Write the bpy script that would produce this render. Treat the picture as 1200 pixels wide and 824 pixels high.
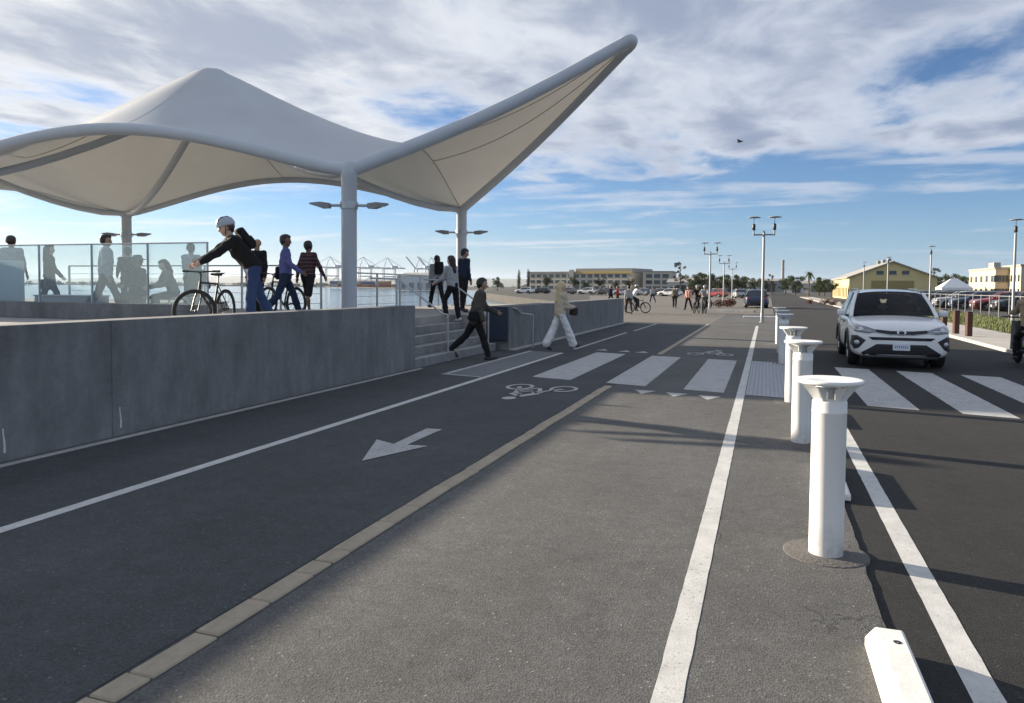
import bpy, bmesh, math, random
import numpy as np
from mathutils import Vector, Matrix
from mathutils.bvhtree import BVHTree
random.seed(7); np.random.seed(7)
for o in list(bpy.data.objects): bpy.data.objects.remove(o)
SC = bpy.context.scene; COL = SC.collection
R = math.radians

# ------------------------------------------------------------ camera
CAM_H, FPX, PPX, PPY = 1.6, 867.0, 600.0, 374.0
PITCH, YAW, ROLL = R(2.532), R(18.934), R(0.45)
cam = bpy.data.objects.new('camera', bpy.data.cameras.new('camera')); COL.objects.link(cam)
_f = np.array([-math.sin(YAW)*math.cos(PITCH), math.cos(YAW)*math.cos(PITCH), -math.sin(PITCH)])
_r = np.array([math.cos(YAW), math.sin(YAW), 0.0]); _u = np.cross(_r, _f)
_r2 = math.cos(ROLL)*_r + math.sin(ROLL)*_u; _u2 = -math.sin(ROLL)*_r + math.cos(ROLL)*_u
CM = np.array([_r2, _u2, _f])
cam.matrix_world = Matrix(((_r2[0], _u2[0], -_f[0], 0), (_r2[1], _u2[1], -_f[1], 0), (_r2[2], _u2[2], -_f[2], CAM_H), (0, 0, 0, 1)))
cam.data.sensor_width = 36; cam.data.lens = FPX/1200*36; cam.data.shift_y = -38/1200
cam.data.clip_start = 0.1; cam.data.clip_end = 30000
SC.camera = cam
SC.render.resolution_x, SC.render.resolution_y = 1024, 703
def G(px, py, z=0.0):                      # pixel -> point on the horizontal plane at height z
    d = CM.T @ np.array([(px-PPX)/FPX, -(py-PPY)/FPX, 1]); t = (z-CAM_H)/d[2]
    return Vector((d[0]*t, d[1]*t, z))
def AT(px, D, z=0.0):                      # pixel column + distance along the view axis -> ground position
    d = CM.T @ np.array([(px-PPX)/FPX, 0.045, 1]); h = math.hypot(_f[0], _f[1])
    t = D/(d[0]*_f[0]+d[1]*_f[1])*h
    return Vector((d[0]*t, d[1]*t, z))

# ------------------------------------------------------------ sky and sun
SUN_EL = R(15.5); SUN_DIR = Vector((-1.0, 0.2, 0)).normalized()
sun_vec = Vector((SUN_DIR.x*math.cos(SUN_EL), SUN_DIR.y*math.cos(SUN_EL), math.sin(SUN_EL)))
W = bpy.data.worlds.new('World'); SC.world = W; W.use_nodes = True
nt = W.node_tree; nt.nodes.clear()
def wn(t, **k):
    n = nt.nodes.new(t)
    for a, b in k.items(): setattr(n, a, b)
    return n
def wl(a, b): nt.links.new(a, b)
def wmath(op, a, b=None, c=None, clamp=False):
    n = wn('ShaderNodeMath', operation=op); n.use_clamp = clamp
    for i, v in enumerate((a, b, c)):
        if v is None: continue
        if isinstance(v, (int, float)): n.inputs[i].default_value = v
        else: wl(v, n.inputs[i])
    return n.outputs[0]
def wramp(x, a, b, lo=0.0, hi=1.0):
    n = wn('ShaderNodeMapRange', interpolation_type='SMOOTHSTEP')
    wl(x, n.inputs[0]); n.inputs[1].default_value = a; n.inputs[2].default_value = b
    n.inputs[3].default_value = lo; n.inputs[4].default_value = hi
    return n.outputs[0]
sky = wn('ShaderNodeTexSky', sky_type='NISHITA'); sky.sun_disc = False
sky.sun_elevation = SUN_EL; sky.sun_rotation = math.atan2(SUN_DIR.x, SUN_DIR.y)
sky.air_density = 0.8; sky.dust_density = 0.15; sky.ozone_density = 5.0
tc = wn('ShaderNodeTexCoord')
nrm = wn('ShaderNodeVectorMath', operation='NORMALIZE'); wl(tc.outputs['Generated'], nrm.inputs[0])
sep = wn('ShaderNodeSeparateXYZ'); wl(nrm.outputs[0], sep.inputs[0])
el = wmath('MAXIMUM', sep.outputs[2], 0.0)
den = wmath('ADD', el, 0.045)
cmb = wn('ShaderNodeCombineXYZ'); wl(wmath('DIVIDE', sep.outputs[0], den), cmb.inputs[0]); wl(wmath('DIVIDE', sep.outputs[1], den), cmb.inputs[1])
def cnoise(scale, rot, stretch, loc, detail, rough, dist):
    m = wn('ShaderNodeMapping'); wl(cmb.outputs[0], m.inputs[0])
    m.inputs['Location'].default_value = loc; m.inputs['Rotation'].default_value = (0, 0, R(rot)); m.inputs['Scale'].default_value = stretch
    n = wn('ShaderNodeTexNoise'); wl(m.outputs[0], n.inputs['Vector'])
    n.inputs['Scale'].default_value = scale; n.inputs['Detail'].default_value = detail
    n.inputs['Roughness'].default_value = rough; n.inputs['Distortion'].default_value = dist
    return n.outputs[0]
nW = cnoise(0.35, 20, (1.0, 0.8, 1), (4.4, 0.3, 0), 3, 0.5, 0.0)          # where the deck is closed or open
nA = cnoise(0.95, -30, (1.0, 0.62, 1), (2.6, 1.2, 0), 8, 0.56, 0.25)      # the broken deck of cloud
nB = cnoise(2.4, -36, (1.0, 0.66, 1), (9.3, 4.2, 2), 8, 0.58, 0.3)        # lumps and wisps in it
nC = cnoise(0.80, 24, (0.30, 1.0, 1), (1.2, 7.7, 5), 7, 0.58, 0.3)        # low streaks towards the horizon
bias = wramp(sep.outputs[2], 0.105, 0.190, -0.27, 0.17)
dens = wmath('ADD', wmath('ADD', nA, bias), wmath('ADD', wmath('MULTIPLY', wmath('SUBTRACT', nB, 0.5), 0.42), wmath('MULTIPLY', wmath('SUBTRACT', nW, 0.5), 0.5)))
maskA = wramp(dens, 0.42, 0.62)
maskC = wmath('MULTIPLY', wramp(wmath('ADD', nC, wmath('MULTIPLY', wmath('SUBTRACT', nB, 0.5), 0.25)), 0.50, 0.64), wramp(sep.outputs[2], 0.02, 0.06))
mask = wmath('MAXIMUM', maskA, wmath('MULTIPLY', maskC, 0.62))
vd = wn('ShaderNodeVectorMath', operation='DOT_PRODUCT'); wl(nrm.outputs[0], vd.inputs[0]); vd.inputs[1].default_value = sun_vec
glow = wramp(vd.outputs['Value'], 0.2, 1.0, 0.0, 1.0)
thick = wramp(wmath('ADD', wmath('MULTIPLY', dens, 0.6), wmath('MULTIPLY', nB, 0.4)), 0.48, 0.74)
mixc = wn('ShaderNodeMix', data_type='RGBA'); wl(thick, mixc.inputs[0])
mixc.inputs[6].default_value = (5.35, 5.65, 6.25, 1); mixc.inputs[7].default_value = (2.5, 2.95, 3.95, 1)
warm = wn('ShaderNodeMix', data_type='RGBA', blend_type='MULTIPLY'); warm.inputs[0].default_value = 1.0
wl(mixc.outputs[2], warm.inputs[6])
wc = wn('ShaderNodeMix', data_type='RGBA'); wl(glow, wc.inputs[0]); wc.inputs[6].default_value = (0.92, 0.95, 0.99, 1); wc.inputs[7].default_value = (1.3, 1.25, 1.16, 1)
wl(wc.outputs[2], warm.inputs[7])
hz = wn('ShaderNodeMix', data_type='RGBA'); wl(wramp(sep.outputs[2], 0.0, 0.11, 0.68, 0.0), hz.inputs[0]); wl(sky.outputs[0], hz.inputs[6])
hzc = wn('ShaderNodeMix', data_type='RGBA'); wl(glow, hzc.inputs[0]); hzc.inputs[6].default_value = (2.1, 3.5, 5.1, 1); hzc.inputs[7].default_value = (4.6, 4.9, 4.9, 1); wl(hzc.outputs[2], hz.inputs[7])
mixs = wn('ShaderNodeMix', data_type='RGBA'); wl(mask, mixs.inputs[0]); wl(hz.outputs[2], mixs.inputs[6]); wl(warm.outputs[2], mixs.inputs[7])
bg = wn('ShaderNodeBackground'); bg.inputs[1].default_value = 0.053; wl(mixs.outputs[2], bg.inputs[0])
wo = wn('ShaderNodeOutputWorld'); wl(bg.outputs[0], wo.inputs[0])
sun = bpy.data.objects.new('sun', bpy.data.lights.new('sun', 'SUN')); COL.objects.link(sun)
sun.data.energy = 5.0; sun.data.angle = R(0.8); sun.data.color = (1.0, 0.87, 0.69)
sun.rotation_euler = (-sun_vec).to_track_quat('-Z', 'Y').to_euler(); sun.location = (0, 0, 60)
vs = SC.view_settings; vs.view_transform = 'Standard'; vs.look = 'None'; vs.gamma = 1.0; vs.use_curve_mapping = False
vs.exposure = 1.32

# ------------------------------------------------------------ materials
MATS = {}
def mat(name, col, rough=0.6, metal=0.0, var=0.0, vscale=6.0, bump=0.0, bscale=40.0, spec=0.5, stain=None, coat=0.0, coords='Object'):
    if name in MATS: return MATS[name]
    m = bpy.data.materials.new(name); m.use_nodes = True; t = m.node_tree; b = t.nodes['Principled BSDF']
    b.inputs['Base Color'].default_value = (*col, 1); b.inputs['Roughness'].default_value = rough; b.inputs['Metallic'].default_value = metal
    b.inputs['Specular IOR Level'].default_value = spec; b.inputs['Coat Weight'].default_value = coat
    co = t.nodes.new('ShaderNodeTexCoord').outputs[coords]
    if var > 0:
        n = t.nodes.new('ShaderNodeTexNoise'); n.inputs['Scale'].default_value = vscale; n.inputs['Detail'].default_value = 6; n.inputs['Roughness'].default_value = 0.62
        t.links.new(co, n.inputs['Vector'])
        mx = t.nodes.new('ShaderNodeMix'); mx.data_type = 'RGBA'
        mr = t.nodes.new('ShaderNodeMapRange'); mr.inputs[1].default_value = 0.28; mr.inputs[2].default_value = 0.72; t.links.new(n.outputs[0], mr.inputs[0])
        t.links.new(mr.outputs[0], mx.inputs[0])
        mx.inputs[6].default_value = (*[c*(1-var) for c in col], 1); mx.inputs[7].default_value = (*[min(1, c*(1+var)) for c in col], 1)
        t.links.new(mx.outputs[2], b.inputs['Base Color'])
    if bump > 0:
        n2 = t.nodes.new('ShaderNodeTexNoise'); n2.inputs['Scale'].default_value = bscale; n2.inputs['Detail'].default_value = 5
        t.links.new(co, n2.inputs['Vector'])
        bp = t.nodes.new('ShaderNodeBump'); bp.inputs['Strength'].default_value = bump; bp.inputs['Distance'].default_value = 0.02
        t.links.new(n2.outputs[0], bp.inputs['Height']); t.links.new(bp.outputs[0], b.inputs['Normal'])
    MATS[name] = m; return m
class NT:                                  # tiny node-building helper
    def __init__(s, name):
        s.m = bpy.data.materials.new(name); s.m.use_nodes = True; s.t = s.m.node_tree; s.b = s.t.nodes['Principled BSDF']
        s.out = s.t.nodes['Material Output']; s.co = s.t.nodes.new('ShaderNodeTexCoord').outputs['Object']; MATS[name] = s.m
    def n(s, ty, **k):
        x = s.t.nodes.new(ty)
        for a, b in k.items(): setattr(x, a, b)
        return x
    def l(s, a, b): s.t.links.new(a, b)
    def noise(s, scale, detail=5, rough=0.6, stretch=None, dist=0.0):
        v = s.co
        if stretch:
            mp = s.n('ShaderNodeMapping'); s.l(v, mp.inputs[0]); mp.inputs['Scale'].default_value = stretch; v = mp.outputs[0]
        x = s.n('ShaderNodeTexNoise'); s.l(v, x.inputs['Vector']); x.inputs['Scale'].default_value = scale
        x.inputs['Detail'].default_value = detail; x.inputs['Roughness'].default_value = rough; x.inputs['Distortion'].default_value = dist
        return x.outputs[0]
    def rng(s, x, a, b, lo=0.0, hi=1.0):
        r = s.n('ShaderNodeMapRange'); s.l(x, r.inputs[0])
        for i, v in enumerate((a, b, lo, hi)): r.inputs[i+1].default_value = v
        return r.outputs[0]
    def mix(s, f, a, b, mode='MIX'):
        x = s.n('ShaderNodeMix', data_type='RGBA', blend_type=mode)
        for i, v in ((0, f), (6, a), (7, b)):
            if isinstance(v, (int, float)): x.inputs[i].default_value = v
            elif isinstance(v, tuple): x.inputs[i].default_value = (*v, 1)
            else: s.l(v, x.inputs[i])
        return x.outputs[2]
    def math(s, op, a, b):
        x = s.n('ShaderNodeMath', operation=op)
        for i, v in enumerate((a, b)):
            if isinstance(v, (int, float)): x.inputs[i].default_value = v
            else: s.l(v, x.inputs[i])
        return x.outputs[0]
    def bump(s, h, st, dist=0.01):
        x = s.n('ShaderNodeBump'); x.inputs['Strength'].default_value = st; x.inputs['Distance'].default_value = dist
        s.l(h, x.inputs['Height']); s.l(x.outputs[0], s.b.inputs['Normal'])
def asphalt(name, base, tint, agg=0.5, crack=0.0):
    k = NT(name); lo = tuple(base*c for c in tint)
    v = k.n('ShaderNodeTexVoronoi', feature='F1'); k.l(k.co, v.inputs['Vector']); v.inputs['Scale'].default_value = 110
    sp = k.n('ShaderNodeSeparateColor'); k.l(v.outputs['Color'], sp.inputs[0])
    stone = k.rng(sp.outputs[0], 0.0, 1.0, 1-agg, 1+agg*0.9)
    big = k.rng(k.noise(0.55, 5, 0.65), 0.3, 0.7, 0.82, 1.16)
    mid = k.rng(k.noise(7, 5, 0.7), 0.3, 0.7, 0.86, 1.14)
    trk = k.rng(k.noise(1.2, 4, 0.6, (1.0, 0.06, 1.0)), 0.3, 0.7, 0.9, 1.08)
    f = k.math('MULTIPLY', k.math('MULTIPLY', stone, big), k.math('MULTIPLY', mid, trk))
    f = k.math('MULTIPLY', f, k.rng(k.noise(0.9, 7, 0.7, None, 1.2), 0.58, 0.72, 1.0, 0.80))
    f = k.math('MULTIPLY', f, k.rng(k.noise(3.1, 3, 0.5), 0.70, 0.78, 1.0, 0.72))
    lit = k.math('GREATER_THAN', sp.outputs[1], 0.9955)
    f = k.math('ADD', f, k.math('MULTIPLY', lit, 1.3))
    if crack:
        v2 = k.n('ShaderNodeTexVoronoi', feature='DISTANCE_TO_EDGE'); v2.inputs['Scale'].default_value = 0.42
        wob = k.n('ShaderNodeVectorMath', operation='ADD'); k.l(k.co, wob.inputs[0])
        nn = k.n('ShaderNodeTexNoise'); k.l(k.co, nn.inputs['Vector']); nn.inputs['Scale'].default_value = 2.2; nn.inputs['Detail'].default_value = 4
        k.l(nn.outputs[1], wob.inputs[1]); k.l(wob.outputs[0], v2.inputs['Vector'])
        c = k.math('MULTIPLY', k.math('LESS_THAN', v2.outputs[0], 0.0035), k.math('GREATER_THAN', k.noise(0.35, 2), 0.56))
        f = k.math('MULTIPLY', f, k.math('SUBTRACT', 1.0, k.math('MULTIPLY', c, crack)))
    cm = k.n('ShaderNodeVectorMath', operation='SCALE'); cm.inputs[0].default_value = lo; k.l(f, cm.inputs['Scale'])
    k.l(cm.outputs[0], k.b.inputs['Base Color']); k.b.inputs['Roughness'].default_value = 0.9; k.b.inputs['Specular IOR Level'].default_value = 0.3
    k.bump(k.math('ADD', v.outputs['Distance'], k.math('MULTIPLY', k.noise(60, 3), 0.5)), 0.30, 0.006)
    return k.m
def paint(name, col, wear=0.5):
    k = NT(name)
    c = k.mix(k.rng(k.noise(5, 5, 0.7), 0.35, 0.75), tuple(col), tuple(x*0.72 for x in col))
    k.l(c, k.b.inputs['Base Color']); k.b.inputs['Roughness'].default_value = 0.75
    tr = k.n('ShaderNodeBsdfTransparent'); ms = k.n('ShaderNodeMixShader')
    chip = k.math('MULTIPLY', k.rng(k.noise(42, 6, 0.75), 0.56, 0.62), k.rng(k.noise(1.7, 3), 0.42, 0.62, wear*0.35, wear))
    k.l(chip, ms.inputs[0]); k.l(k.b.outputs[0], ms.inputs[1]); k.l(tr.outputs[0], ms.inputs[2]); k.l(ms.outputs[0], k.out.inputs[0])
    k.bump(k.noise(90, 3), 0.3, 0.004)
    return k.m
def concrete(name, base, tint=(1, 1, 1), streak=0.25):
    k = NT(name)
    f = k.math('MULTIPLY', k.rng(k.noise(1.3, 6, 0.65), 0.28, 0.72, 1-streak*0.9, 1+streak*0.7), k.rng(k.noise(14, 6, 0.7), 0.3, 0.7, 0.9, 1.1))
    f = k.math('MULTIPLY', f, k.rng(k.noise(2.2, 5, 0.6, (1.7, 1.7, 0.42)), 0.32, 0.72, 1-streak, 1+streak*0.8))
    pit = k.math('GREATER_THAN', k.noise(55, 3, 0.5), 0.72)
    f = k.math('MULTIPLY', f, k.math('SUBTRACT', 1.0, k.math('MULTIPLY', pit, 0.35)))
    cm = k.n('ShaderNodeVectorMath', operation='SCALE'); cm.inputs[0].default_value = tuple(base*c for c in tint); k.l(f, cm.inputs['Scale'])
    k.l(cm.outputs[0], k.b.inputs['Base Color']); k.b.inputs['Roughness'].default_value = 0.85; k.b.inputs['Specular IOR Level'].default_value = 0.3
    k.bump(k.math('ADD', k.noise(30, 6, 0.7), k.math('MULTIPLY', pit, -0.5)), 0.35, 0.006)
    return k.m
M_PATH = asphalt('asphalt_path', 0.102, (1.0, 1.0, 0.985), 0.27, 0.35)
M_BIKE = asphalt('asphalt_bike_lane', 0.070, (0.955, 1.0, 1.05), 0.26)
M_ROAD = asphalt('asphalt_road', 0.027, (1.0, 0.99, 0.98), 0.32)
M_GROUND = asphalt('worn_ground', 0.06, (1.03, 1.0, 0.95), 0.2)
M_PAINT = paint('line_paint', (0.58, 0.58, 0.56), 0.5)
M_PAINTW = paint('worn_paint', (0.45, 0.45, 0.44), 0.9)
M_PAVER = concrete('paver_stone', 0.33, (1.18, 1.0, 0.75), 0.14)
M_WALL = concrete('wall_concrete', 0.195, (0.985, 1.0, 1.02), 0.24)
M_COPE = concrete('deck_concrete', 0.34, (1.04, 1.0, 0.94), 0.15)
M_CURB = concrete('kerb_concrete', 0.38, (1.02, 1.0, 0.96), 0.15)
M_STEP = concrete('step_concrete', 0.25, (1.0, 1.0, 1.0), 0.2)
M_WSTOP = concrete('painted_concrete', 0.74, (1.0, 0.985, 0.94), 0.08)
M_WHITE = mat('white_powder_coat', (0.80, 0.80, 0.79), 0.38, var=0.04, vscale=3, bump=0.03, bscale=150)
def coatmat():
    k = NT('bollard_coat'); sp = k.n('ShaderNodeSeparateXYZ'); k.l(k.co, sp.inputs[0])
    foot = k.math('MULTIPLY', k.rng(sp.outputs[2], 0.0, 0.22, 1.0, 0.0), k.rng(k.noise(16, 6, 0.7, (1, 1, .5)), 0.35, 0.7))
    run = k.math('MULTIPLY', k.rng(k.noise(9, 5, 0.65, (2, 2, .12)), 0.55, 0.78), 0.10); scuff = k.math('MULTIPLY', k.math('GREATER_THAN', k.noise(26, 6, 0.8, (1, 1, 2.5)), 0.69), 0.5)
    d = k.math('MINIMUM', k.math('ADD', k.math('ADD', foot, run), scuff), 0.8)
    k.l(k.mix(d, (0.80, 0.80, 0.785), (0.40, 0.385, 0.35)), k.b.inputs['Base Color']); k.b.inputs['Roughness'].default_value = 0.5; k.bump(k.noise(120, 3), .06, .004); return k.m
M_COAT = coatmat()
M_STEELW = mat('canopy_steel', (0.48, 0.51, 0.55), 0.42, var=0.05, vscale=2)
M_POLE = mat('lamp_grey', (0.25, 0.255, 0.265), 0.45, 0.1, var=0.06, vscale=3)
M_DARK = mat('dark_metal', (0.035, 0.037, 0.042), 0.45, 0.3, var=0.1)
M_GALV = mat('galvanised', (0.45, 0.46, 0.47), 0.4, 0.7, var=0.12, vscale=9)
M_NAVY = mat('navy_panel', (0.018, 0.026, 0.05), 0.5, var=0.12)
M_BLACK = mat('black_plastic', (0.018, 0.018, 0.02), 0.55, var=0.15)
M_RUBBER = mat('rubber', (0.022, 0.022, 0.023), 0.85, var=0.2, vscale=20)
M_RIM = mat('alloy', (0.55, 0.56, 0.58), 0.3, 0.8)
M_CARW = mat('white_car_paint', (0.80, 0.80, 0.79), 0.28, coat=0.6, var=0.015, vscale=2)
M_LENS = mat('lamp_lens', (0.55, 0.57, 0.6), 0.12, 0.3, coat=0.8)
M_CHROME = mat('chrome', (0.75, 0.76, 0.78), 0.12, 1.0)
M_RUST = mat('rust_steel', (0.07, 0.028, 0.02), 0.8, var=0.3, vscale=12)
def membrane():
    k = NT('canopy_membrane')
    c = k.mix(k.rng(k.noise(0.6, 5), 0.3, 0.7), (0.54, 0.565, 0.59), (0.49, 0.51, 0.53))
    k.l(c, k.b.inputs['Base Color']); k.b.inputs['Roughness'].default_value = 0.6; k.b.inputs['Specular IOR Level'].default_value = 0.25
    t = k.n('ShaderNodeBsdfTranslucent'); t.inputs[0].default_value = (0.60, 0.56, 0.49, 1)
    ms = k.n('ShaderNodeMixShader'); ms.inputs[0].default_value = 0.085
    k.l(k.b.outputs[0], ms.inputs[1]); k.l(t.outputs[0], ms.inputs[2]); k.l(ms.outputs[0], k.out.inputs[0]); return k.m
M_MEMB = membrane()
def glassmat(name, tint, milk, milkcol, gl=0.03):
    k = NT(name); k.t.nodes.remove(k.b)
    tr = k.n('ShaderNodeBsdfTransparent'); tr.inputs[0].default_value = (*tint, 1)
    df = k.n('ShaderNodeBsdfTranslucent'); df.inputs[0].default_value = (*milkcol, 1)
    d2 = k.n('ShaderNodeBsdfDiffuse'); d2.inputs[0].default_value = (*milkcol, 1)
    mm = k.n('ShaderNodeMixShader'); mm.inputs[0].default_value = 0.1; k.l(df.outputs[0], mm.inputs[1]); k.l(d2.outputs[0], mm.inputs[2])
    m1 = k.n('ShaderNodeMixShader'); m1.inputs[0].default_value = milk; k.l(tr.outputs[0], m1.inputs[1]); k.l(mm.outputs[0], m1.inputs[2])
    gs = k.n('ShaderNodeBsdfGlossy'); gs.inputs['Roughness'].default_value = 0.03
    lw = k.n('ShaderNodeLayerWeight'); lw.inputs[0].default_value = 0.5
    fr = k.math('ADD', k.math('MULTIPLY', k.math('POWER', lw.outputs['Facing'], 5.0), 0.8), gl)
    m2 = k.n('ShaderNodeMixShader'); k.l(fr, m2.inputs[0]); k.l(m1.outputs[0], m2.inputs[1]); k.l(gs.outputs[0], m2.inputs[2])
    k.l(m2.outputs[0], k.out.inputs[0]); return k.m
M_GLASS = glassmat('railing_glass', (0.86, 0.93, 0.95), 0.15, (0.80, 0.92, 0.97))
M_CARGLASS = glassmat('car_glass', (0.17, 0.18, 0.19), 0.0, (0.1, 0.1, 0.1))
M_DGLASS = mat('window_dark_glass', (0.03, 0.036, 0.045), 0.08, spec=0.8)
def watermat():
    k = NT('lagoon_water'); k.b.inputs['Base Color'].default_value = (0.035, 0.07, 0.09, 1); k.b.inputs['Roughness'].default_value = 0.08; k.b.inputs['IOR'].default_value = 1.33
    k.bump(k.math('ADD', k.noise(0.9, 5, 0.6, (1, 1.8, 1)), k.math('MULTIPLY', k.noise(4, 3), 0.4)), 0.35, 0.18); return k.m
M_WATER = watermat()

# ------------------------------------------------------------ mesh helpers
class MB:
    def __init__(s): s.v = []; s.f = []; s.mi = []; s.sm = []
    def add(s, vs, fs, mi=0, smooth=False):
        o = len(s.v); s.v.extend([tuple(p) for p in vs])
        for f in fs: s.f.append(tuple(i+o for i in f)); s.mi.append(mi); s.sm.append(smooth)
        return s
    def box(s, a, b, mi=0, bev=0.0):
        (x0, y0, z0), (x1, y1, z1) = a, b
        x0, x1 = min(x0, x1), max(x0, x1); y0, y1 = min(y0, y1), max(y0, y1); z0, z1 = min(z0, z1), max(z0, z1)
        if bev <= 0:
            v = [(x0, y0, z0), (x1, y0, z0), (x1, y1, z0), (x0, y1, z0), (x0, y0, z1), (x1, y0, z1), (x1, y1, z1), (x0, y1, z1)]
            f = [(0, 3, 2, 1), (4, 5, 6, 7), (0, 1, 5, 4), (1, 2, 6, 5), (2, 3, 7, 6), (3, 0, 4, 7)]
            return s.add(v, f, mi)
        b_ = min(bev, (x1-x0)*.45, (y1-y0)*.45, (z1-z0)*.45)
        bm = bmesh.new(); bmesh.ops.create_cube(bm, size=1)
        for q in bm.verts: q.co = Vector(((x0+x1)/2+q.co.x*(x1-x0), (y0+y1)/2+q.co.y*(y1-y0), (z0+z1)/2+q.co.z*(z1-z0)))
        bmesh.ops.bevel(bm, geom=bm.edges[:], offset=b_, segments=2 if bev > .015 else 1, affect='EDGES', profile=0.5)
        bm.verts.index_update(); s.add([q.co.copy() for q in bm.verts], [[q.index for q in f.verts] for f in bm.faces], mi); bm.free(); return s
    def tube(s, pts, rad, n=8, mi=0, caps=True, smooth=True, closed=False):
        pts = [Vector(p) for p in pts]; m = len(pts)
        rads = rad if isinstance(rad, (list, tuple)) else [rad]*m
        rings = []; up = None
        for i, p in enumerate(pts):
            if closed: t = pts[(i+1) % m]-pts[i-1]
            else: t = pts[min(i+1, m-1)]-pts[max(i-1, 0)]
            t.normalize()
            if up is None: up = Vector((0, 0, 1)) if abs(t.z) < .95 else Vector((0, 1, 0))
            a = t.cross(up)
            if a.length < 1e-5: a = t.cross(Vector((1, 0, 0)))
            a.normalize(); b = a.cross(t).normalized(); up = b
            rings.append([p+(a*math.cos(2*math.pi*k/n)+b*math.sin(2*math.pi*k/n))*rads[i] for k in range(n)])
        vs = [q for r in rings for q in r]; fs = []
        for i in range(m if closed else m-1):
            j = (i+1) % m
            for k in range(n): fs.append((i*n+k, i*n+(k+1) % n, j*n+(k+1) % n, j*n+k))
        s.add(vs, fs, mi, smooth)
        if caps and not closed: s.add(rings[0], [tuple(range(n))[::-1]], mi); s.add(rings[-1], [tuple(range(n))], mi)
        return s
    def lathe(s, prof, n=20, c=(0, 0, 0), axis='z', mi=0, smooth=True, caps=True):
        vs = []
        for r, h in prof:
            for k in range(n):
                a = 2*math.pi*k/n; x, y = r*math.cos(a), r*math.sin(a)
                q = (x, y, h) if axis == 'z' else ((h, x, y) if axis == 'x' else (y, h, x))
                vs.append((c[0]+q[0], c[1]+q[1], c[2]+q[2]))
        fs = [(i*n+k, i*n+(k+1) % n, (i+1)*n+(k+1) % n, (i+1)*n+k) for i in range(len(prof)-1) for k in range(n)]
        s.add(vs, fs, mi, smooth)
        if caps:
            if prof[0][0] > 1e-4: s.add(vs[:n], [tuple(range(n))[::-1]], mi)
            if prof[-1][0] > 1e-4: s.add(vs[-n:], [tuple(range(n))], mi)
        return s
    def prism(s, poly, z0, z1, mi=0):
        n = len(poly); v = [(x, y, z0) for x, y in poly]+[(x, y, z1) for x, y in poly]
        return s.add(v, [tuple(range(n))[::-1], tuple(range(n, 2*n))]+[(i, (i+1) % n, n+(i+1) % n, n+i) for i in range(n)], mi)
    def grid(s, fn, nu, nv, mi=0, smooth=True):
        v = [fn(i/nu, j/nv) for i in range(nu+1) for j in range(nv+1)]
        return s.add(v, [(i*(nv+1)+j, (i+1)*(nv+1)+j, (i+1)*(nv+1)+j+1, i*(nv+1)+j+1) for i in range(nu) for j in range(nv)], mi, smooth)
    def mesh(s, name, mats):
        me = bpy.data.meshes.new(name); me.from_pydata(s.v, [], s.f)
        for m in (mats if isinstance(mats, (list, tuple)) else [mats]): me.materials.append(m)
        me.polygons.foreach_set('material_index', s.mi); me.polygons.foreach_set('use_smooth', s.sm)
        me.update(); return me
    def build(s, name, mats, parent=None, loc=None):
        o = bpy.data.objects.new(name, s.mesh(name, mats)); COL.objects.link(o)
        if parent: o.parent = parent
        if loc is not None: o.location = loc
        return o
def inst(name, me, parent=None, loc=(0, 0, 0), rot=(0, 0, 0), scale=(1, 1, 1)):
    o = bpy.data.objects.new(name, me); COL.objects.link(o); o.location = loc; o.rotation_euler = rot; o.scale = scale
    if parent: o.parent = parent
    return o
def tag(o, label=None, cat=None, group=None, kind=None):
    if label: o['label'] = label
    if cat: o['category'] = cat
    if group: o['group'] = group
    if kind: o['kind'] = kind
    return o
def thing(name, label, cat, loc=(0, 0, 0), rz=0.0, group=None):
    o = bpy.data.objects.new(name, None); COL.objects.link(o); o.empty_display_size = 0.2
    o.location = loc; o.rotation_euler = (0, 0, rz); return tag(o, label, cat, group)
def copy_tree(o, parent=None):
    c = o.copy(); COL.objects.link(c); c.parent = parent
    for ch in list(o.children): copy_tree(ch, c)
    return c
def struct(o): o['kind'] = 'structure'; return o
# ------------------------------------------------------------ ground, water, roads
def sheet(name, poly, z, m, parent=None):
    b = MB(); b.add([(x, y, z) for x, y in poly], [tuple(range(len(poly)))]); return b.build(name, m, parent)
water = struct(sheet('water', [(-9000, -400), (400, -400), (400, 9000), (-9000, 9000)], -1.4, M_WATER))
gpoly = [(-6.9, -300), (6000, -300), (6000, 9500), (-9000, 9500), (-9000, 1500), (-600, 900), (-190, 520), (-75, 190), (-30, 95), (-12, 60), (-8.5, 30), (-6.9, 29)]
gb = MB(); n_ = len(gpoly)
gb.add([(x, y, -0.03) for x, y in gpoly], [tuple(range(n_))])
gb.add([(x, y, -0.03) for x, y in gpoly]+[(x, y, -2.5) for x, y in gpoly], [(i, (i+1) % n_, n_+(i+1) % n_, n_+i) for i in range(n_)])
ground = struct(gb.build('ground', M_GROUND))
rnd = random.Random(3)
ye = [(-12+i*0.09) for i in range(int(60/0.09))]
edge = [(0.575+0.006*math.sin(y*1.3)+rnd.uniform(-.005, .005)+(0.014*max(0, math.sin(y*2.1+1))**8), y) for y in ye]
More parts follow.
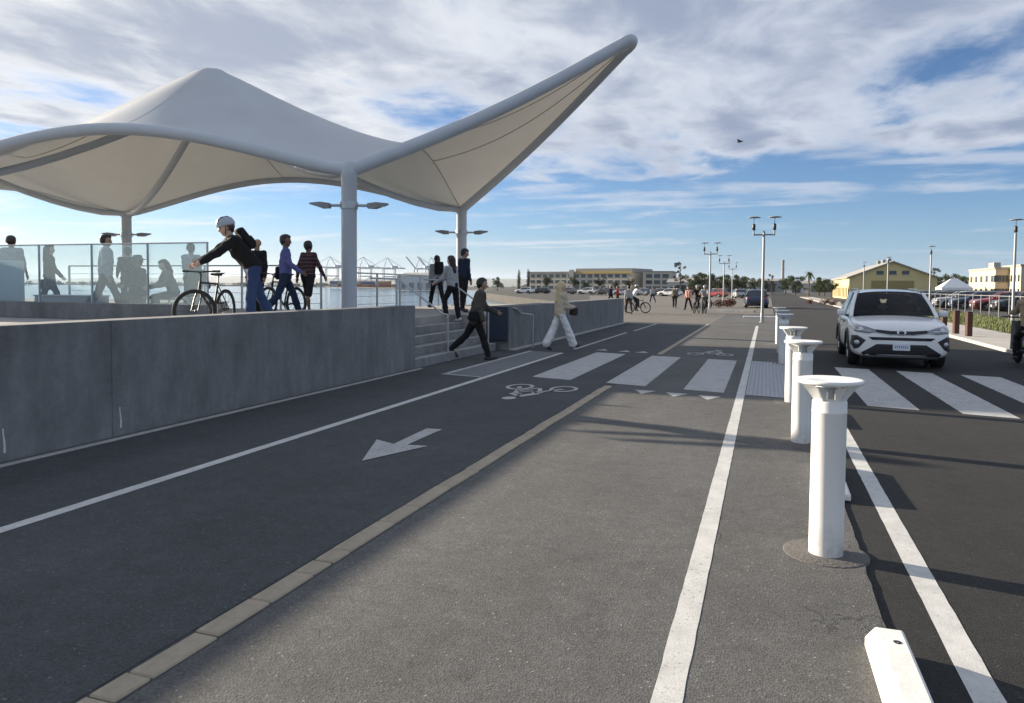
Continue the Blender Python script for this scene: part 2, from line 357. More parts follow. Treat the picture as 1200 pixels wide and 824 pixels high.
# walking path (slightly proud of the newer road), bicycle lane, road
pb = MB(); n_ = len(edge)
pb.add([(-2.30, y, 0.0) for _, y in edge]+[(x, y, 0.0) for x, y in edge]+[(x+.012, y, -0.03) for x, y in edge],
       [(i, n_+i, n_+i+1, i+1) for i in range(n_-1)]+[(n_+i, 2*n_+i, 2*n_+i+1, n_+i+1) for i in range(n_-1)])
path = struct(pb.build('path', M_PATH))
bike_lane = struct(sheet('bicycle_lane', [(-7.2, -12), (-2.475, -12), (-2.475, 34), (-6.0, 34.5), (-6.9, 34)], -0.002, M_BIKE))
bedb = MB(); bedb.box((-2.475, -12, -0.03), (-2.30, 34, -0.004)); struct(bedb.build('paver_bed', M_BIKE))
road = struct(sheet('road', [(0.5, -40), (5.9, -40), (5.9, 60), (6.6, 130), (8.5, 700), (3.2, 700), (0.9, 130), (0.5, 48)], -0.014, M_ROAD))
plaza = struct(sheet('plaza', [(-7.2, 34.004), (-2.3, 34.004), (-2.3, 48.1), (0.48, 48.1), (0.8, 130), (-9, 190), (-30, 130), (-14, 62), (-8.4, 31)], -0.010, concrete('plaza_concrete', 0.145, (1.08, 1.0, 0.88), 0.15)))

def strip(name, x0, x1, y0, y1, parent, m=M_PAINT, z=0.0022, sk=0.0, rag=0.0022):
    """painted band, its long edges slightly ragged"""
    b = MB(); ny = max(2, int(abs(y1-y0)/0.12)); ny = min(ny, 400); rr = random.Random(int((x0+y0)*1000))
    L = []; Rr = []
    for i in range(ny+1):
        y = y0+(y1-y0)*i/ny
        L.append((x0+rr.uniform(-rag, rag), y+sk*x0, z)); Rr.append((x1+rr.uniform(-rag, rag), y+sk*x1, z))
    b.add(L+Rr, [(i, ny+1+i, ny+2+i, i+1) for i in range(ny)]); return b.build(name, m, parent)
strip('lane_line', -4.70, -4.59, -12, 17.3, bike_lane, z=.0012)
strip('lane_line', -4.68, -4.58, 18.4, 26.0, bike_lane, M_PAINTW)
strip('lane_line', -4.60, -4.51, 27.0, 33.0, bike_lane, M_PAINTW)
strip('lane_line', -0.388, -0.272, -12, 33.0, path)
strip('lane_line', 0.80, 0.925, -12, 10.3, road, z=-0.0118)
strip('lane_line', 0.78, 0.90, 17.2, 47.5, road, M_PAINTW, z=-0.0118)
SK = -0.24; YN, YF = 11.55, 16.85          # crosswalk: near and far edge at x = 0, skewed
for x0, x1, par, z in ((-3.90, -3.15, bike_lane, .0012), (-2.50, -1.82, path, .0022), (-1.20, -0.58, path, .0022), (1.36, 1.98, road, -.0118), (2.46, 3.06, road, -.0118), (3.52, 4.14, road, -.0118), (4.62, 5.22, road, -.0118)):
    strip('crosswalk_stripe', x0, x1, YN, YF, par, M_PAINTW, z, SK)
struct(sheet('crossing_infill', [(-2.474, 12.06), (-2.301, 12.06), (-2.301, 17.46), (-2.474, 17.46)], -.001, M_BIKE))
# stop teeth before and behind the crossing
for x, y, s, par in ((-1.74, 11.5, -1, path), (-1.25, 11.38, -1, path), (-0.76, 11.26, -1, path), (-3.9, 18.35, 1, bike_lane), (-3.3, 18.2, 1, bike_lane), (-2.85, 18.1, 1, bike_lane)):
    b = MB(); b.add([(x-.17, y, .0045), (x+.17, y-.03, .0045), (x, y+s*.42, .0045)], [(0, 1, 2)] if s > 0 else [(0, 2, 1)]); b.build('yield_triangle', M_PAINTW, par)
# arrow in the bicycle lane, traced on the ground
b = MB(); h = [G(*q, .004) for q in ((424, 540), (441.5, 515), (462, 520.5), (501.5, 522.5))]
b.add(h, [(0, 1, 2, 3)][:1]); s_ = [G(*q, .004) for q in ((461, 520.3), (500, 502), (518, 503.2), (477, 521.2))]
b2 = MB(); b2.add(h, [(0, 3, 2, 1)]); b2.add(s_, [(0, 3, 2, 1)]); b2.build('arrow_marking', M_PAINTW, bike_lane)
def bike_symbol(cx, cy, ang, s, parent, m):
    b = MB(); ca, sa = math.cos(ang), math.sin(ang)
    def T(p): x, y = p[0]*s, p[1]*s; return (cx+x*ca-y*sa, cy+x*sa+y*ca, .0045)
    def ring(x, y, r, w, n=20):
        v = [T((x+r*math.cos(6.2832*k/n), y+1.5*r*math.sin(6.2832*k/n))) for k in range(n)]+[T((x+(r-w)*math.cos(6.2832*k/n), y+1.5*(r-w)*math.sin(6.2832*k/n))) for k in range(n)]
        b.add(v, [(k, (k+1) % n, n+(k+1) % n, n+k) for k in range(n)])
    def bar(p, q, w):
        p, q = Vector(p), Vector(q); d = (q-p).normalized(); nrm = Vector((-d.y, d.x))*w/2
        b.add([T(p-nrm), T(q-nrm), T(q+nrm), T(p+nrm)], [(0, 1, 2, 3)])
    ring(-.36, 0, .22, .06); ring(.36, 0, .22, .06)
    bar((-.36, .03), (-.1, .45), .07); bar((-.1, .45), (.25, .48), .07); bar((.25, .48), (.36, .0), .07); bar((-.1, .42), (.02, .05), .07); bar((.04, .05), (.25, .45), .06)
    bar((.26, .5), (.2, .66), .07); bar((.1, .72), (.26, .68), .07); bar((-.18, .52), (-.04, .54), .08)
    bar((-.12, .62), (.06, 1.0), .13); bar((.06, .98), (.26, .74), .08); bar((-.12, .62), (.08, .38), .09)
    v = [T((.13+.1*math.cos(6.2832*k/14), 1.2+.14*math.sin(6.2832*k/14))) for k in range(14)]; b.add(v, [tuple(range(14))])
    return b.build('bicycle_marking', m, parent)
bike_symbol(-3.32, 11.15, math.pi, 1.0, bike_lane, M_PAINTW)
bike_symbol(-1.25, 18.4, 0.0, 0.95, path, M_PAINTW)
# pavers between lane and path: single stones
pav = {}
for L in (0.19, 0.38, 0.57):
    b = MB(); b.box((-0.066, 0, -0.02), (0.066, L-0.010, 0.006), bev=0.007); pav[L] = b.mesh('paver', M_PAVER)
y = 0.6; rp = random.Random(11)
while y < 33.4:
    L = rp.choice((0.38, 0.38, 0.57, 0.19, 0.38, 0.57))
    if y+L > 12.05 and y < 17.47: y += L; continue
    inst('paver', pav[L], path, (-2.388+rp.uniform(-.004, .004), y, rp.uniform(-.002, .003)), (0, 0, rp.uniform(-.012, .012))); y += L
# tactile paving: plates and their domes
def tactile(name, x0, x1, y0, y1, sk, m, parent, z):
    b = MB(); b.add([(x0, y0+sk*x0, z), (x1, y0+sk*x1, z), (x1, y1+sk*x1, z), (x0, y1+sk*x0, z)], [(0, 1, 2, 3)]); p = b.build(name, m, parent)
    d = MB(); nx = int((x1-x0)/.062); ny = int((y1-y0)/.062)
    for i in range(nx):
        for j in range(ny):
            x = x0+.04+i*.062; yy = y0+sk*x+.04+j*.062
            v = [(x+.017*math.cos(k*1.2566), yy+.017*math.sin(k*1.2566), z) for k in range(5)]+[(x+.011*math.cos(k*1.2566), yy+.011*math.sin(k*1.2566), z+.006) for k in range(5)]
            d.add(v, [(k, (k+1) % 5, 5+(k+1) % 5, 5+k) for k in range(5)]+[(5, 6, 7, 8, 9)])
    o = d.build('tactile_dome', m, p); o['kind'] = 'stuff'; return p
M_TACT = mat('tactile_grey', (0.33, 0.335, 0.36), 0.6, var=0.12, vscale=8, bump=.2)
tactile('tactile_plate', -0.26, 0.50, YN-.02, YF+.1, SK, M_TACT, path, .004)
tactile('tactile_plate', -5.42, -4.72, 11.0, 16.2, -.24, mat('tactile_dark', (0.16, 0.165, 0.175), 0.7, var=0.12), bike_lane, .003)
strip('tactile_border', -5.54, -5.43, 11.0, 16.2, bike_lane, M_PAINTW, .004, -.24)
b = MB(); b.add([(-5.54, 12.2, .005), (-4.72, 12.03, .005), (-4.72, 12.12, .005), (-5.54, 12.3, .005)], [(0, 1, 2, 3)]); b.build('tactile_border', M_PAINTW, bike_lane)

# ------------------------------------------------------------ raised deck, walls, stairs
DZ = 0.86; RZ = DZ/5
dp = MB()
poly = [(-70, -12), (-6.74, -12), (-6.74, 12.86), (-7.62, 12.86), (-7.62, 17.46), (-6.62, 17.46), (-6.62, 29.3), (-11.6, 29.3), (-11.6, 18.7), (-22, 18.7), (-22, 26.2), (-70, 26.2)]
dp.prism(poly, -2.4, DZ); deck = struct(dp.build('deck', M_COPE))
wall = thing('retaining_wall', 'long stained grey concrete wall beside the shaded bicycle lane', 'wall', (-6.55, 0, 0))
yy = [-12.0, -4.0, 1.0, 5.88, 12.9]
for i in range(len(yy)-1):
    b = MB(); b.box((0.15, yy[i]+.0015, -.02), (-0.19, yy[i+1]-.0015, 1.215), bev=.006); b.build('wall_panel', M_WALL, wall)
b = MB(); b.box((0.25, -12, -.02), (0.315, 12.9, 0.012), bev=.004); b.build('gutter', M_CURB, wall)
for y in (4.72, 5.98):                     # pale lime runs at the weep holes
    b = MB(); b.grid(lambda u, v: (0.1535, y-.012+.024*v*(1-.5*u)+.004*math.sin(5*u), .08+.22*u), 6, 1); b.build('lime_run', mat('lime_deposit', (0.62, 0.62, 0.6), .8, var=.3, vscale=30), wall)
wall2 = thing('retaining_wall', 'shorter concrete wall beyond the stairs with a handrail on it', 'wall', (-6.3, 0, 0))
ys = [17.5, 20.2, 22.9, 25.6, 28.3, 31.0, 33.3]
for i in range(len(ys)-1):
    b = MB(); b.box((0.22, ys[i]+.0015, -.02), (-.30, ys[i+1]-.0015, 1.10), bev=.006); b.build('wall_panel', M_WALL, wall2)
b = MB(); b.box((0.222, 17.5, -.02), (0.40, 33.3, 0.03), bev=.008); b.build('gutter', M_CURB, wall2)
stair = thing('stair', 'flight of grey concrete steps leading up to the raised deck', 'stairs', (-6.4, 15.2, 0))
for i in range(4):
    b = MB(); b.box((-.30*i, -2.29, -.02 if i == 0 else RZ*i), (-1.215, 2.25, RZ*(i+1)), bev=.010)
    s_ = b.build('step', M_STEP, stair)
    n2 = MB(); n2.box((-.30*i-.012, -2.28, RZ*(i+1)-.012), (-.30*i-.075, 2.24, RZ*(i+1)+.003)); n2.build('nosing', M_CURB, s_)
panel = MB(); panel.box((-6.66, 17.40, .24), (-6.08, 17.455, 1.09), bev=.012); panel.box((-6.5, 17.45, .5), (-6.3, 17.51, .8))
tag(panel.build('wall_sign', M_NAVY), 'dark navy panel fixed on the wall end beside the stairs', 'panel')
def handrail(pts, posts, label):
    t = thing('handrail', label, 'handrail', pts[0]); o = Vector(pts[0]); b = MB(); b.tube([Vector(p)-o for p in pts], .021, 8); b.build('rail', M_GALV, t)
    for p, z in posts:
        b = MB(); b.tube([Vector((p[0], p[1], z))-o, Vector(p)-o], .021, 8); b.lathe([(.05, 0), (.05, .012)], 10, Vector((p[0], p[1], z))-o); b.build('post', M_GALV, t)
handrail([(-8.3, 14.5, 1.76), (-7.6, 14.5, 1.74), (-6.55, 14.5, 1.0), (-6.42, 14.5, .98)], [((-6.42, 14.5, .98), 0.0), ((-7.65, 14.5, 1.74), DZ)], 'galvanised handrail running down the middle of the concrete stairs')
handrail([(-8.3, 17.2, 1.76), (-7.6, 17.2, 1.74), (-6.50, 17.2, .98)], [((-7.65, 17.2, 1.74), DZ), ((-6.52, 17.2, .98), RZ)], 'galvanised handrail against the wall end at the far side of stairs')
handrail([(-6.07, 17.75, 1.06), (-6.03, 17.95, 1.02), (-6.03, 18.3, .90), (-5.82, 18.5, .86), (-5.78, 18.55, .84)], [((-5.78, 18.55, .84), 0.0)], 'thin bent handrail standing out from the far concrete wall')
# glass railing with a concrete kerb
gr = thing('glass_railing', 'frosted glass railing on a dark kerb in front of waiting people', 'railing', (-10.1, 11.5, DZ))
b = MB(); b.box((0.05, -.11, 0), (-20, .11, .34), bev=.01); b.build('kerb', M_WALL, gr)
b = MB(); b.tube([(0.02, 0, 1.53), (-20, 0, 1.53)], .014, 8); b.build('top_rail', M_GALV, gr)
for i in range(14):
    b = MB(); b.box((-1.45*i-.016, -.008, .33), (-1.45*(i+1)+.016, .008, 1.515)); b.build('glass_panel', M_GLASS, gr)
for i in range(15):
    b = MB(); b.box((-1.45*i-.010, -.02, .34), (-1.45*i+.010, .02, 1.52)); b.build('post', M_GALV, gr)
def guardrail(p, q, n, label, h=1.1, nw=4):
    p, q = Vector(p), Vector(q); t = thing('guard_rail', label, 'railing', p); d = q-p
    b = MB(); b.tube([(0, 0, h), d+Vector((0, 0, h))], .024, 6); b.build('top_rail', M_GALV, t)
    for k in range(nw):
        z = h*(k+.7)/(nw+.6); b = MB(); b.tube([(0, 0, z), d+Vector((0, 0, z))], .007, 4); b.build('cable', M_GALV, t)
    for k in range(n+1):
        a = d*(k/n); b = MB(); b.box((a.x-.025, a.y-.025, 0), (a.x+.025, a.y+.025, h)); b.build('post', M_GALV, t)
guardrail((-12.2, 18.5, DZ), (-21.9, 18.5, DZ), 7, 'cable guard rail at the water edge behind the standing men', 1.3)
guardrail((-11.45, 18.9, DZ), (-11.45, 25.0, DZ), 4, 'cable guard rail along the deck side behind the stair climbers')

# ------------------------------------------------------------ canopy
C1 = Vector((-10.07, 16.53)); C3 = Vector((-10.93, 25.91)); C2 = Vector((-25.15, 23.95)); C0 = C1+C2-C3; CU = C1-C0
ZC, ZP, RISE = 4.5, 8.80, 1.28
canopy = thing('shade_canopy', 'white tensile fabric canopy with a pointed peak and an upswept wing', 'canopy', (C1.x, C1.y, DZ))
org = Vector((C1.x, C1.y, DZ))
def arch(a, b, s, rise=RISE, ex=1.25):
    p = a.lerp(b, s); return Vector((p.x, p.y, ZC+rise*max(0, math.sin(math.pi*s))**ex))-org
mem = MB()
def bay(off):
    c = [C0+off, C1+off, C3+off, C2+off]; ctr = (c[0]+c[2])/2; pk = Vector((ctr.x, ctr.y, ZP))-org
    ns = 20; loop = []
    for k in range(4):
        rise = (RISE, 1.5, RISE, 1.5)[k]
        for i in range(ns): loop.append(arch(c[k], c[(k+1) % 4], i/ns, rise))
    n = len(loop); nt_ = 22; vs = []
    for j in range(nt_+1):
        t = j/nt_
        for i, bp in enumerate(loop):
            tt = t*.91; h = .93*t**1.38
            if t > .80: h -= (t-.80)**2*.55
            vs.append((bp.x+(pk.x-bp.x)*tt, bp.y+(pk.y-bp.y)*tt, bp.z+(pk.z-bp.z)*h))
    zr = sum(v[2] for v in vs[-n:])/n
    for q_, dz_ in ((.72, .13), (.40, .22), (.12, .25)):      # rounded crown over the peak ring
        for (x_, y_, z_) in vs[nt_*n:(nt_+1)*n]: vs.append((pk.x+(x_-pk.x)*q_, pk.y+(y_-pk.y)*q_, z_*q_+zr*(1-q_)+dz_))
    nt_ += 3
    vs.append((pk.x, pk.y, vs[-1][2]+.03))
    fs = [(j*n+i, j*n+(i+1) % n, (j+1)*n+(i+1) % n, (j+1)*n+i) for j in range(nt_) for i in range(n)]
    fs += [(nt_*n+i, nt_*n+(i+1) % n, (nt_+1)*n) for i in range(n)]
    mem.add(vs, fs, 0, True)
    for k in range(4):                     # slim struts from column heads to the peak
        a = Vector((c[k].x, c[k].y, ZC))-org; d = (pk-Vector((0, 0, 1.05)))-a
        b = MB(); b.tube([a+d*(t/10)+Vector((0, 0, -.62*math.sin(math.pi*(t/10)**.75))) for t in range(11)], .12, 10); b.build('ridge_strut', M_STEELW, canopy)
    for i in range(0, n, 10):              # welded seams of the fabric
        if i % 20 == 0: continue
        b = MB(); b.tube([Vector(vs[j*n+i])-Vector((0, 0, .015)) for j in range(0, nt_-2)], .018, 4, caps=False); b.build('seam', mat('seam_fabric', (0.5, 0.48, 0.42), .7), canopy)
    for k in (0, 2):
        b = MB(); b.tube([arch(c[k], c[(k+1) % 4], i/28) for i in range(29)], .165, 14); b.build('edge_tube', M_STEELW, canopy)
    b = MB(); b.lathe([(.0, .10), (.28, .06), (.32, -.02), (.30, -.10), (0.0, -.14)], 18, pk+Vector((0, 0, -.62))); b.build('peak_ring', M_STEELW, canopy)
bay(Vector((0, 0))); bay(-CU)
TIP = Vector((-4.17, 22.09, 8.70))-org; vdir = (C3-C1).normalized(); vd3 = Vector((vdir.x, vdir.y, 0))
a1 = Vector((C1.x, C1.y, ZC))-org; a3 = Vector((C3.x, C3.y, ZC))-org
rt = .30; e1 = TIP-vd3*rt; e3 = TIP+vd3*rt; out = (TIP-(a1+a3)/2).normalized()
def sag(p, q, t, s): r = p.lerp(q, t); r.z -= s*math.sin(math.pi*t); return r
tubep = [sag(a1, e1, t/24, .22) for t in range(25)]+[TIP+(-vd3*math.cos(math.pi*k/8)+out*math.sin(math.pi*k/8))*rt for k in range(1, 8)]+[sag(a3, e3, 1-t/24, .18) for t in range(25)]
b = MB(); b.tube(tubep, .185, 14); b.build('wing_tube', M_STEELW, canopy)
def wing(u, v):
    p = sag(a1, e1, u, .22); q = sag(a3, e3, u, .18); r = p.lerp(q, v)
    r.z += 1.5*math.sin(math.pi*v)**1.25*(1-u)**2.2; return r
mem.grid(wing, 26, 20)
for v in (.33, .66):
    b = MB(); b.tube([wing(i/20*.97, v)-Vector((0, 0, .012)) for i in range(21)], .016, 4, caps=False); b.build('seam', MATS['seam_fabric'], canopy)
b = MB(); b.tube([arch(C1, C3, i/20, 1.5)-Vector((0, 0, .01)) for i in range(21)], .022, 5); b.build('seam', MATS['seam_fabric'], canopy)
mem.build('membrane', M_MEMB, canopy)
for c in (C1, C3, C2, C0, C2-CU, C0-CU):
    o = Vector((c.x, c.y, DZ))-org
    b = MB(); b.lathe([(.195, .02), (.195, 3.44), (.205, 3.46), (.205, 3.76), (.12, 3.86)], 22, o); col_ = b.build('column', M_STEELW, canopy)
    b = MB(); b.box((o.x-.3, o.y-.3, 0), (o.x+.3, o.y+.3, .03), bev=.006)
    for sx in (-1, 1):
        for sy in (-1, 1): b.lathe([(.025, .03), (.025, .07)], 6, (o.x+sx*.23, o.y+sy*.23, 0))
    b.build('base_plate', M_GALV, col_)
def column_light(c, z, label):
    t = thing('column_light', label, 'light', (c.x, c.y, z), YAW, 'twin floodlights on the canopy columns')
    b = MB(); b.lathe([(.225, -.09), (.225, .09)], 18); b.build('clamp', M_GALV, t)
    b = MB(); b.tube([(-.55, 0, .0), (.55, 0, .0)], .035, 8); b.build('arm', M_GALV, t)
    for s in (-1, 1):
        b = MB(); P = lambda x, y, z_: (s*(.48+x), y, z_)
        b.add([P(0, -.12, .05), P(0, .12, .05), P(0, .12, -.07), P(0, -.12, -.07), P(.22, -.17, .075), P(.22, .17, .075), P(.2, .17, -.07), P(.2, -.17, -.07), P(.52, -.09, .055), P(.52, .09, .055), P(.50, .09, .02), P(.50, -.09, .02)],
              [(0, 1, 2, 3), (0, 4, 5, 1), (4, 8, 9, 5), (2, 6, 7, 3), (6, 10, 11, 7), (0, 3, 7, 4), (4, 7, 11, 8), (1, 5, 6, 2), (5, 9, 10, 6), (8, 11, 10, 9)])
        hd = b.build('lamp_head', M_POLE, t)
        b = MB(); b.add([P(.05, -.1, -.074), P(.05, .1, -.074), P(.40, .1, -.018), P(.40, -.1, -.018)], [(0, 1, 2, 3)]); b.build('lens', M_LENS, hd)
column_light(C1, 3.62, 'twin floodlight arm on the nearest canopy column')
column_light(C3, 3.62, 'twin floodlight arm on canopy column behind the people on the stairs')
column_light(C2, 3.62, 'twin floodlight arm on canopy column behind the glass railing')
# ------------------------------------------------------------ people: one surface-netted body each, clothes and hair as children
def snet(prims, vox, k=0.03, noise=0.0, cut=None):
    """prims: (a, b, ra, rb); smooth union of tapered capsules -> quads"""
    A = np.array([p[0] for p in prims], float); B = np.array([p[1] for p in prims], float)
    rm = np.array([max(p[2], p[3]) for p in prims])
    lo = np.minimum(A, B).min(0)-rm.max()-3*vox; hi = np.maximum(A, B).max(0)+rm.max()+3*vox
    n = np.ceil((hi-lo)/vox).astype(int)+1; val = np.full(n, 9.0, np.float32)
    ax = [lo[i]+vox*np.arange(n[i]) for i in range(3)]
    for (a, b, ra, rb) in prims:
        a = np.array(a, float); b = np.array(b, float); r = max(ra, rb)+k*1.3+2*vox
        i0 = np.maximum(np.floor((np.minimum(a, b)-r-lo)/vox).astype(int), 0); i1 = np.minimum(np.ceil((np.maximum(a, b)+r-lo)/vox).astype(int)+1, n)
        X = ax[0][i0[0]:i1[0], None, None]-a[0]; Y = ax[1][None, i0[1]:i1[1], None]-a[1]; Z = ax[2][None, None, i0[2]:i1[2]]-a[2]
        ba = b-a; L = max(ba@ba, 1e-9); h = np.clip((X*ba[0]+Y*ba[1]+Z*ba[2])/L, 0, 1)
        d = np.sqrt((X-h*ba[0])**2+(Y-h*ba[1])**2+(Z-h*ba[2])**2)-(ra+(rb-ra)*h)
        s = (slice(i0[0], i1[0]), slice(i0[1], i1[1]), slice(i0[2], i1[2])); v = val[s]
        e = np.maximum(k-np.abs(v-d), 0)/k; val[s] = np.minimum(v, d)-e*e*k*0.25
    X, Y, Z = np.meshgrid(*ax, indexing='ij', sparse=True)
    if noise: val = val+noise*(np.sin(X*31+Z*17)*np.sin(Y*27-Z*23+1)+0.6*np.sin(Z*47+X*19+Y*13))
    if cut is not None: val = np.maximum(val, cut(X, Y, Z))
    ins = val < 0; c = np.zeros(np.array(n)-1, int)
    cor = [(i, j, l) for i in (0, 1) for j in (0, 1) for l in (0, 1)]
    sl = lambda i, j, l: (slice(i, n[0]-1+i), slice(j, n[1]-1+j), slice(l, n[2]-1+l))
    for q in cor: c += ins[sl(*q)]
    act = (c > 0) & (c < 8); idx = -np.ones(act.shape, int); cells = np.argwhere(act); idx[act] = np.arange(len(cells))
    P = np.zeros((len(cells), 3)); W_ = np.zeros(len(cells)); ci, cj, ck = cells.T
    for q in range(8):
        for w in range(q+1, 8):
            dq = np.array(cor[w])-np.array(cor[q])
            if np.abs(dq).sum() != 1: continue
            va = val[ci+cor[q][0], cj+cor[q][1], ck+cor[q][2]]; vb = val[ci+cor[w][0], cj+cor[w][1], ck+cor[w][2]]
            m = (va < 0) != (vb < 0); t = np.where(m, va/(va-vb+1e-12), 0)
            P += np.where(m[:, None], np.array(cor[q])+t[:, None]*dq, 0); W_ += m
    verts = lo+(cells+P/np.maximum(W_, 1)[:, None])*vox; faces = []
    for axis in range(3):
        s0 = [slice(None)]*3; s1 = [slice(None)]*3; s0[axis] = slice(0, n[axis]-1); s1[axis] = slice(1, n[axis])
        e = ins[tuple(s0)] != ins[tuple(s1)]; sgn = ins[tuple(s0)]; E_ = np.argwhere(e)
        u, v = (axis+1) % 3, (axis+2) % 3
        E_ = E_[(E_[:, u] > 0) & (E_[:, v] > 0) & (E_[:, u] < n[u]-1) & (E_[:, v] < n[v]-1)]
        if not len(E_): continue
        du = np.zeros(3, int); du[u] = 1; dv = np.zeros(3, int); dv[v] = 1
        q = np.stack([idx[tuple((E_-du-dv).T)], idx[tuple((E_-dv).T)], idx[tuple(E_.T)], idx[tuple((E_-du).T)]], 1)
        fl = sgn[tuple(E_.T)]; q = np.where(fl[:, None], q, q[:, ::-1]); faces.append(q)
    return verts, np.concatenate(faces)
def snet_mesh(name, prims, vox, m, k=.03, noise=0., cut=None, extra=None, region=None):
    v, f = snet(prims, vox, k, noise, cut); b = MB(); b.v = [tuple(p) for p in v]; b.f = [tuple(int(i) for i in q) for q in f]; b.mi = [0]*len(b.f); b.sm = [True]*len(b.f)
    mats = m if isinstance(m, list) else [m]
    if region is not None:
        fc = v[f].mean(1); b.mi = [int(i) for i in region(fc)]
    if extra: extra(b)
    return b.mesh(name, mats)
def V3(*a): return np.array(a, float)
def lerp(a, b, t): return a+(b-a)*t
SKIN = {'light': mat('skin_light', (0.56, 0.36, 0.27), .55, var=.08, vscale=20), 'tan': mat('skin_tan', (0.38, 0.22, 0.15), .55, var=.08, vscale=20), 'brown': mat('skin_brown', (0.16, 0.085, 0.055), .5, var=.08, vscale=20)}
def cloth(name, col, var=.12): return mat('cloth_'+name, col, .9, var=var, vscale=14, bump=.25, bscale=90, spec=.2)
M_SHOE = mat('shoe_dark', (0.03, 0.03, 0.035), .6, var=.2); M_SHOEW = mat('shoe_light', (0.55, 0.54, 0.52), .6, var=.1)
M_EYE = mat('eye_dark', (0.03, 0.025, 0.02), .2); M_LIP = mat('lip', (0.30, 0.12, 0.10), .5)
def skeleton(H, p):
    g = lambda k, d: p.get(k, d)
    J = {}; ln = R(g('lean', 2)); T = V3(0, math.sin(ln), math.cos(ln)); tw = R(g('twist', 0)); J['T'] = T
    J['pel'] = V3(0, 0, 0); J['chest'] = T*.19*H; J['neck'] = T*.292*H; w = g('shw', .100)*H
    fw = V3(0, math.cos(ln), -math.sin(ln)); J['fw'] = fw
    for s, sd in ((-1, 'L'), (1, 'R')):
        J['sh'+sd] = T*.272*H+(V3(1, 0, 0)*math.cos(tw)+fw*math.sin(tw))*w*s
        J['hip'+sd] = V3(s*.052*H, 0, -.02*H)
        f, kn, ab = [R(a) for a in g('leg'+sd, (0, 2, 2))]
        dt = V3(s*math.sin(ab), math.sin(f)*math.cos(ab), -math.cos(f)*math.cos(ab)); J['kn'+sd] = J['hip'+sd]+dt*.245*H
        a2 = f-kn; ds = V3(s*math.sin(ab)*.4, math.sin(a2), -math.cos(a2)); ds /= np.linalg.norm(ds); J['an'+sd] = J['kn'+sd]+ds*.235*H
        fp = g('foot'+sd, None); fp = R(fp) if fp is not None else (a2*1.0 if a2 < 0 else a2*.45)
        J['toe'+sd] = J['an'+sd]+V3(s*.012*H, math.cos(fp)*.105*H, math.sin(fp)*.105*H-.028*H*math.cos(fp)); J['heel'+sd] = J['an'+sd]+V3(0, -.03*H*math.cos(fp), -.03*H*math.sin(fp)-.028*H)
        sf, sa, e, ii = [R(a) for a in g('arm'+sd, (0, 7, 12, 0))]
        du = V3(s*math.sin(sa), math.sin(sf)*math.cos(sa), -math.cos(sf)*math.cos(sa)); J['el'+sd] = J['sh'+sd]+du*.172*H
        a3 = sf+e; df = V3(s*math.sin(sa*.5)-s*math.sin(ii), math.sin(a3)*math.cos(ii), -math.cos(a3)*math.cos(ii)); df /= np.linalg.norm(df); J['wr'+sd] = J['el'+sd]+df*.150*H; J['df'+sd] = df
    hl = R(g('headpitch', 0))+ln*.45; hy = R(g('headyaw', 0)); J['hy'] = hy; J['hl'] = hl
    J['hd'] = J['neck']+V3(0, math.sin(ln*.7), math.cos(ln*.7))*.038*H
    zmin = min(J[k][2]-.018*H for k in ('toeL', 'toeR', 'heelL', 'heelR')); J['lift'] = -zmin
    for k in J:
        if isinstance(J[k], np.ndarray) and k not in ('T', 'fw', 'dfL', 'dfR'): J[k] = J[k]+V3(0, 0, -zmin)
    # head frame
    cy, sy = math.cos(-hy), math.sin(-hy); f0 = V3(sy*-1*-1, cy, 0); f0 = V3(math.sin(hy), math.cos(hy), 0); r0 = V3(math.cos(hy), -math.sin(hy), 0)
    hf = f0*math.cos(hl)-V3(0, 0, 1)*math.sin(hl); hu = f0*math.sin(hl)+V3(0, 0, 1)*math.cos(hl)
    J['hf'], J['hr'], J['hu'] = hf, r0, hu; J['hc'] = J['hd']+hu*.062*H
    return J
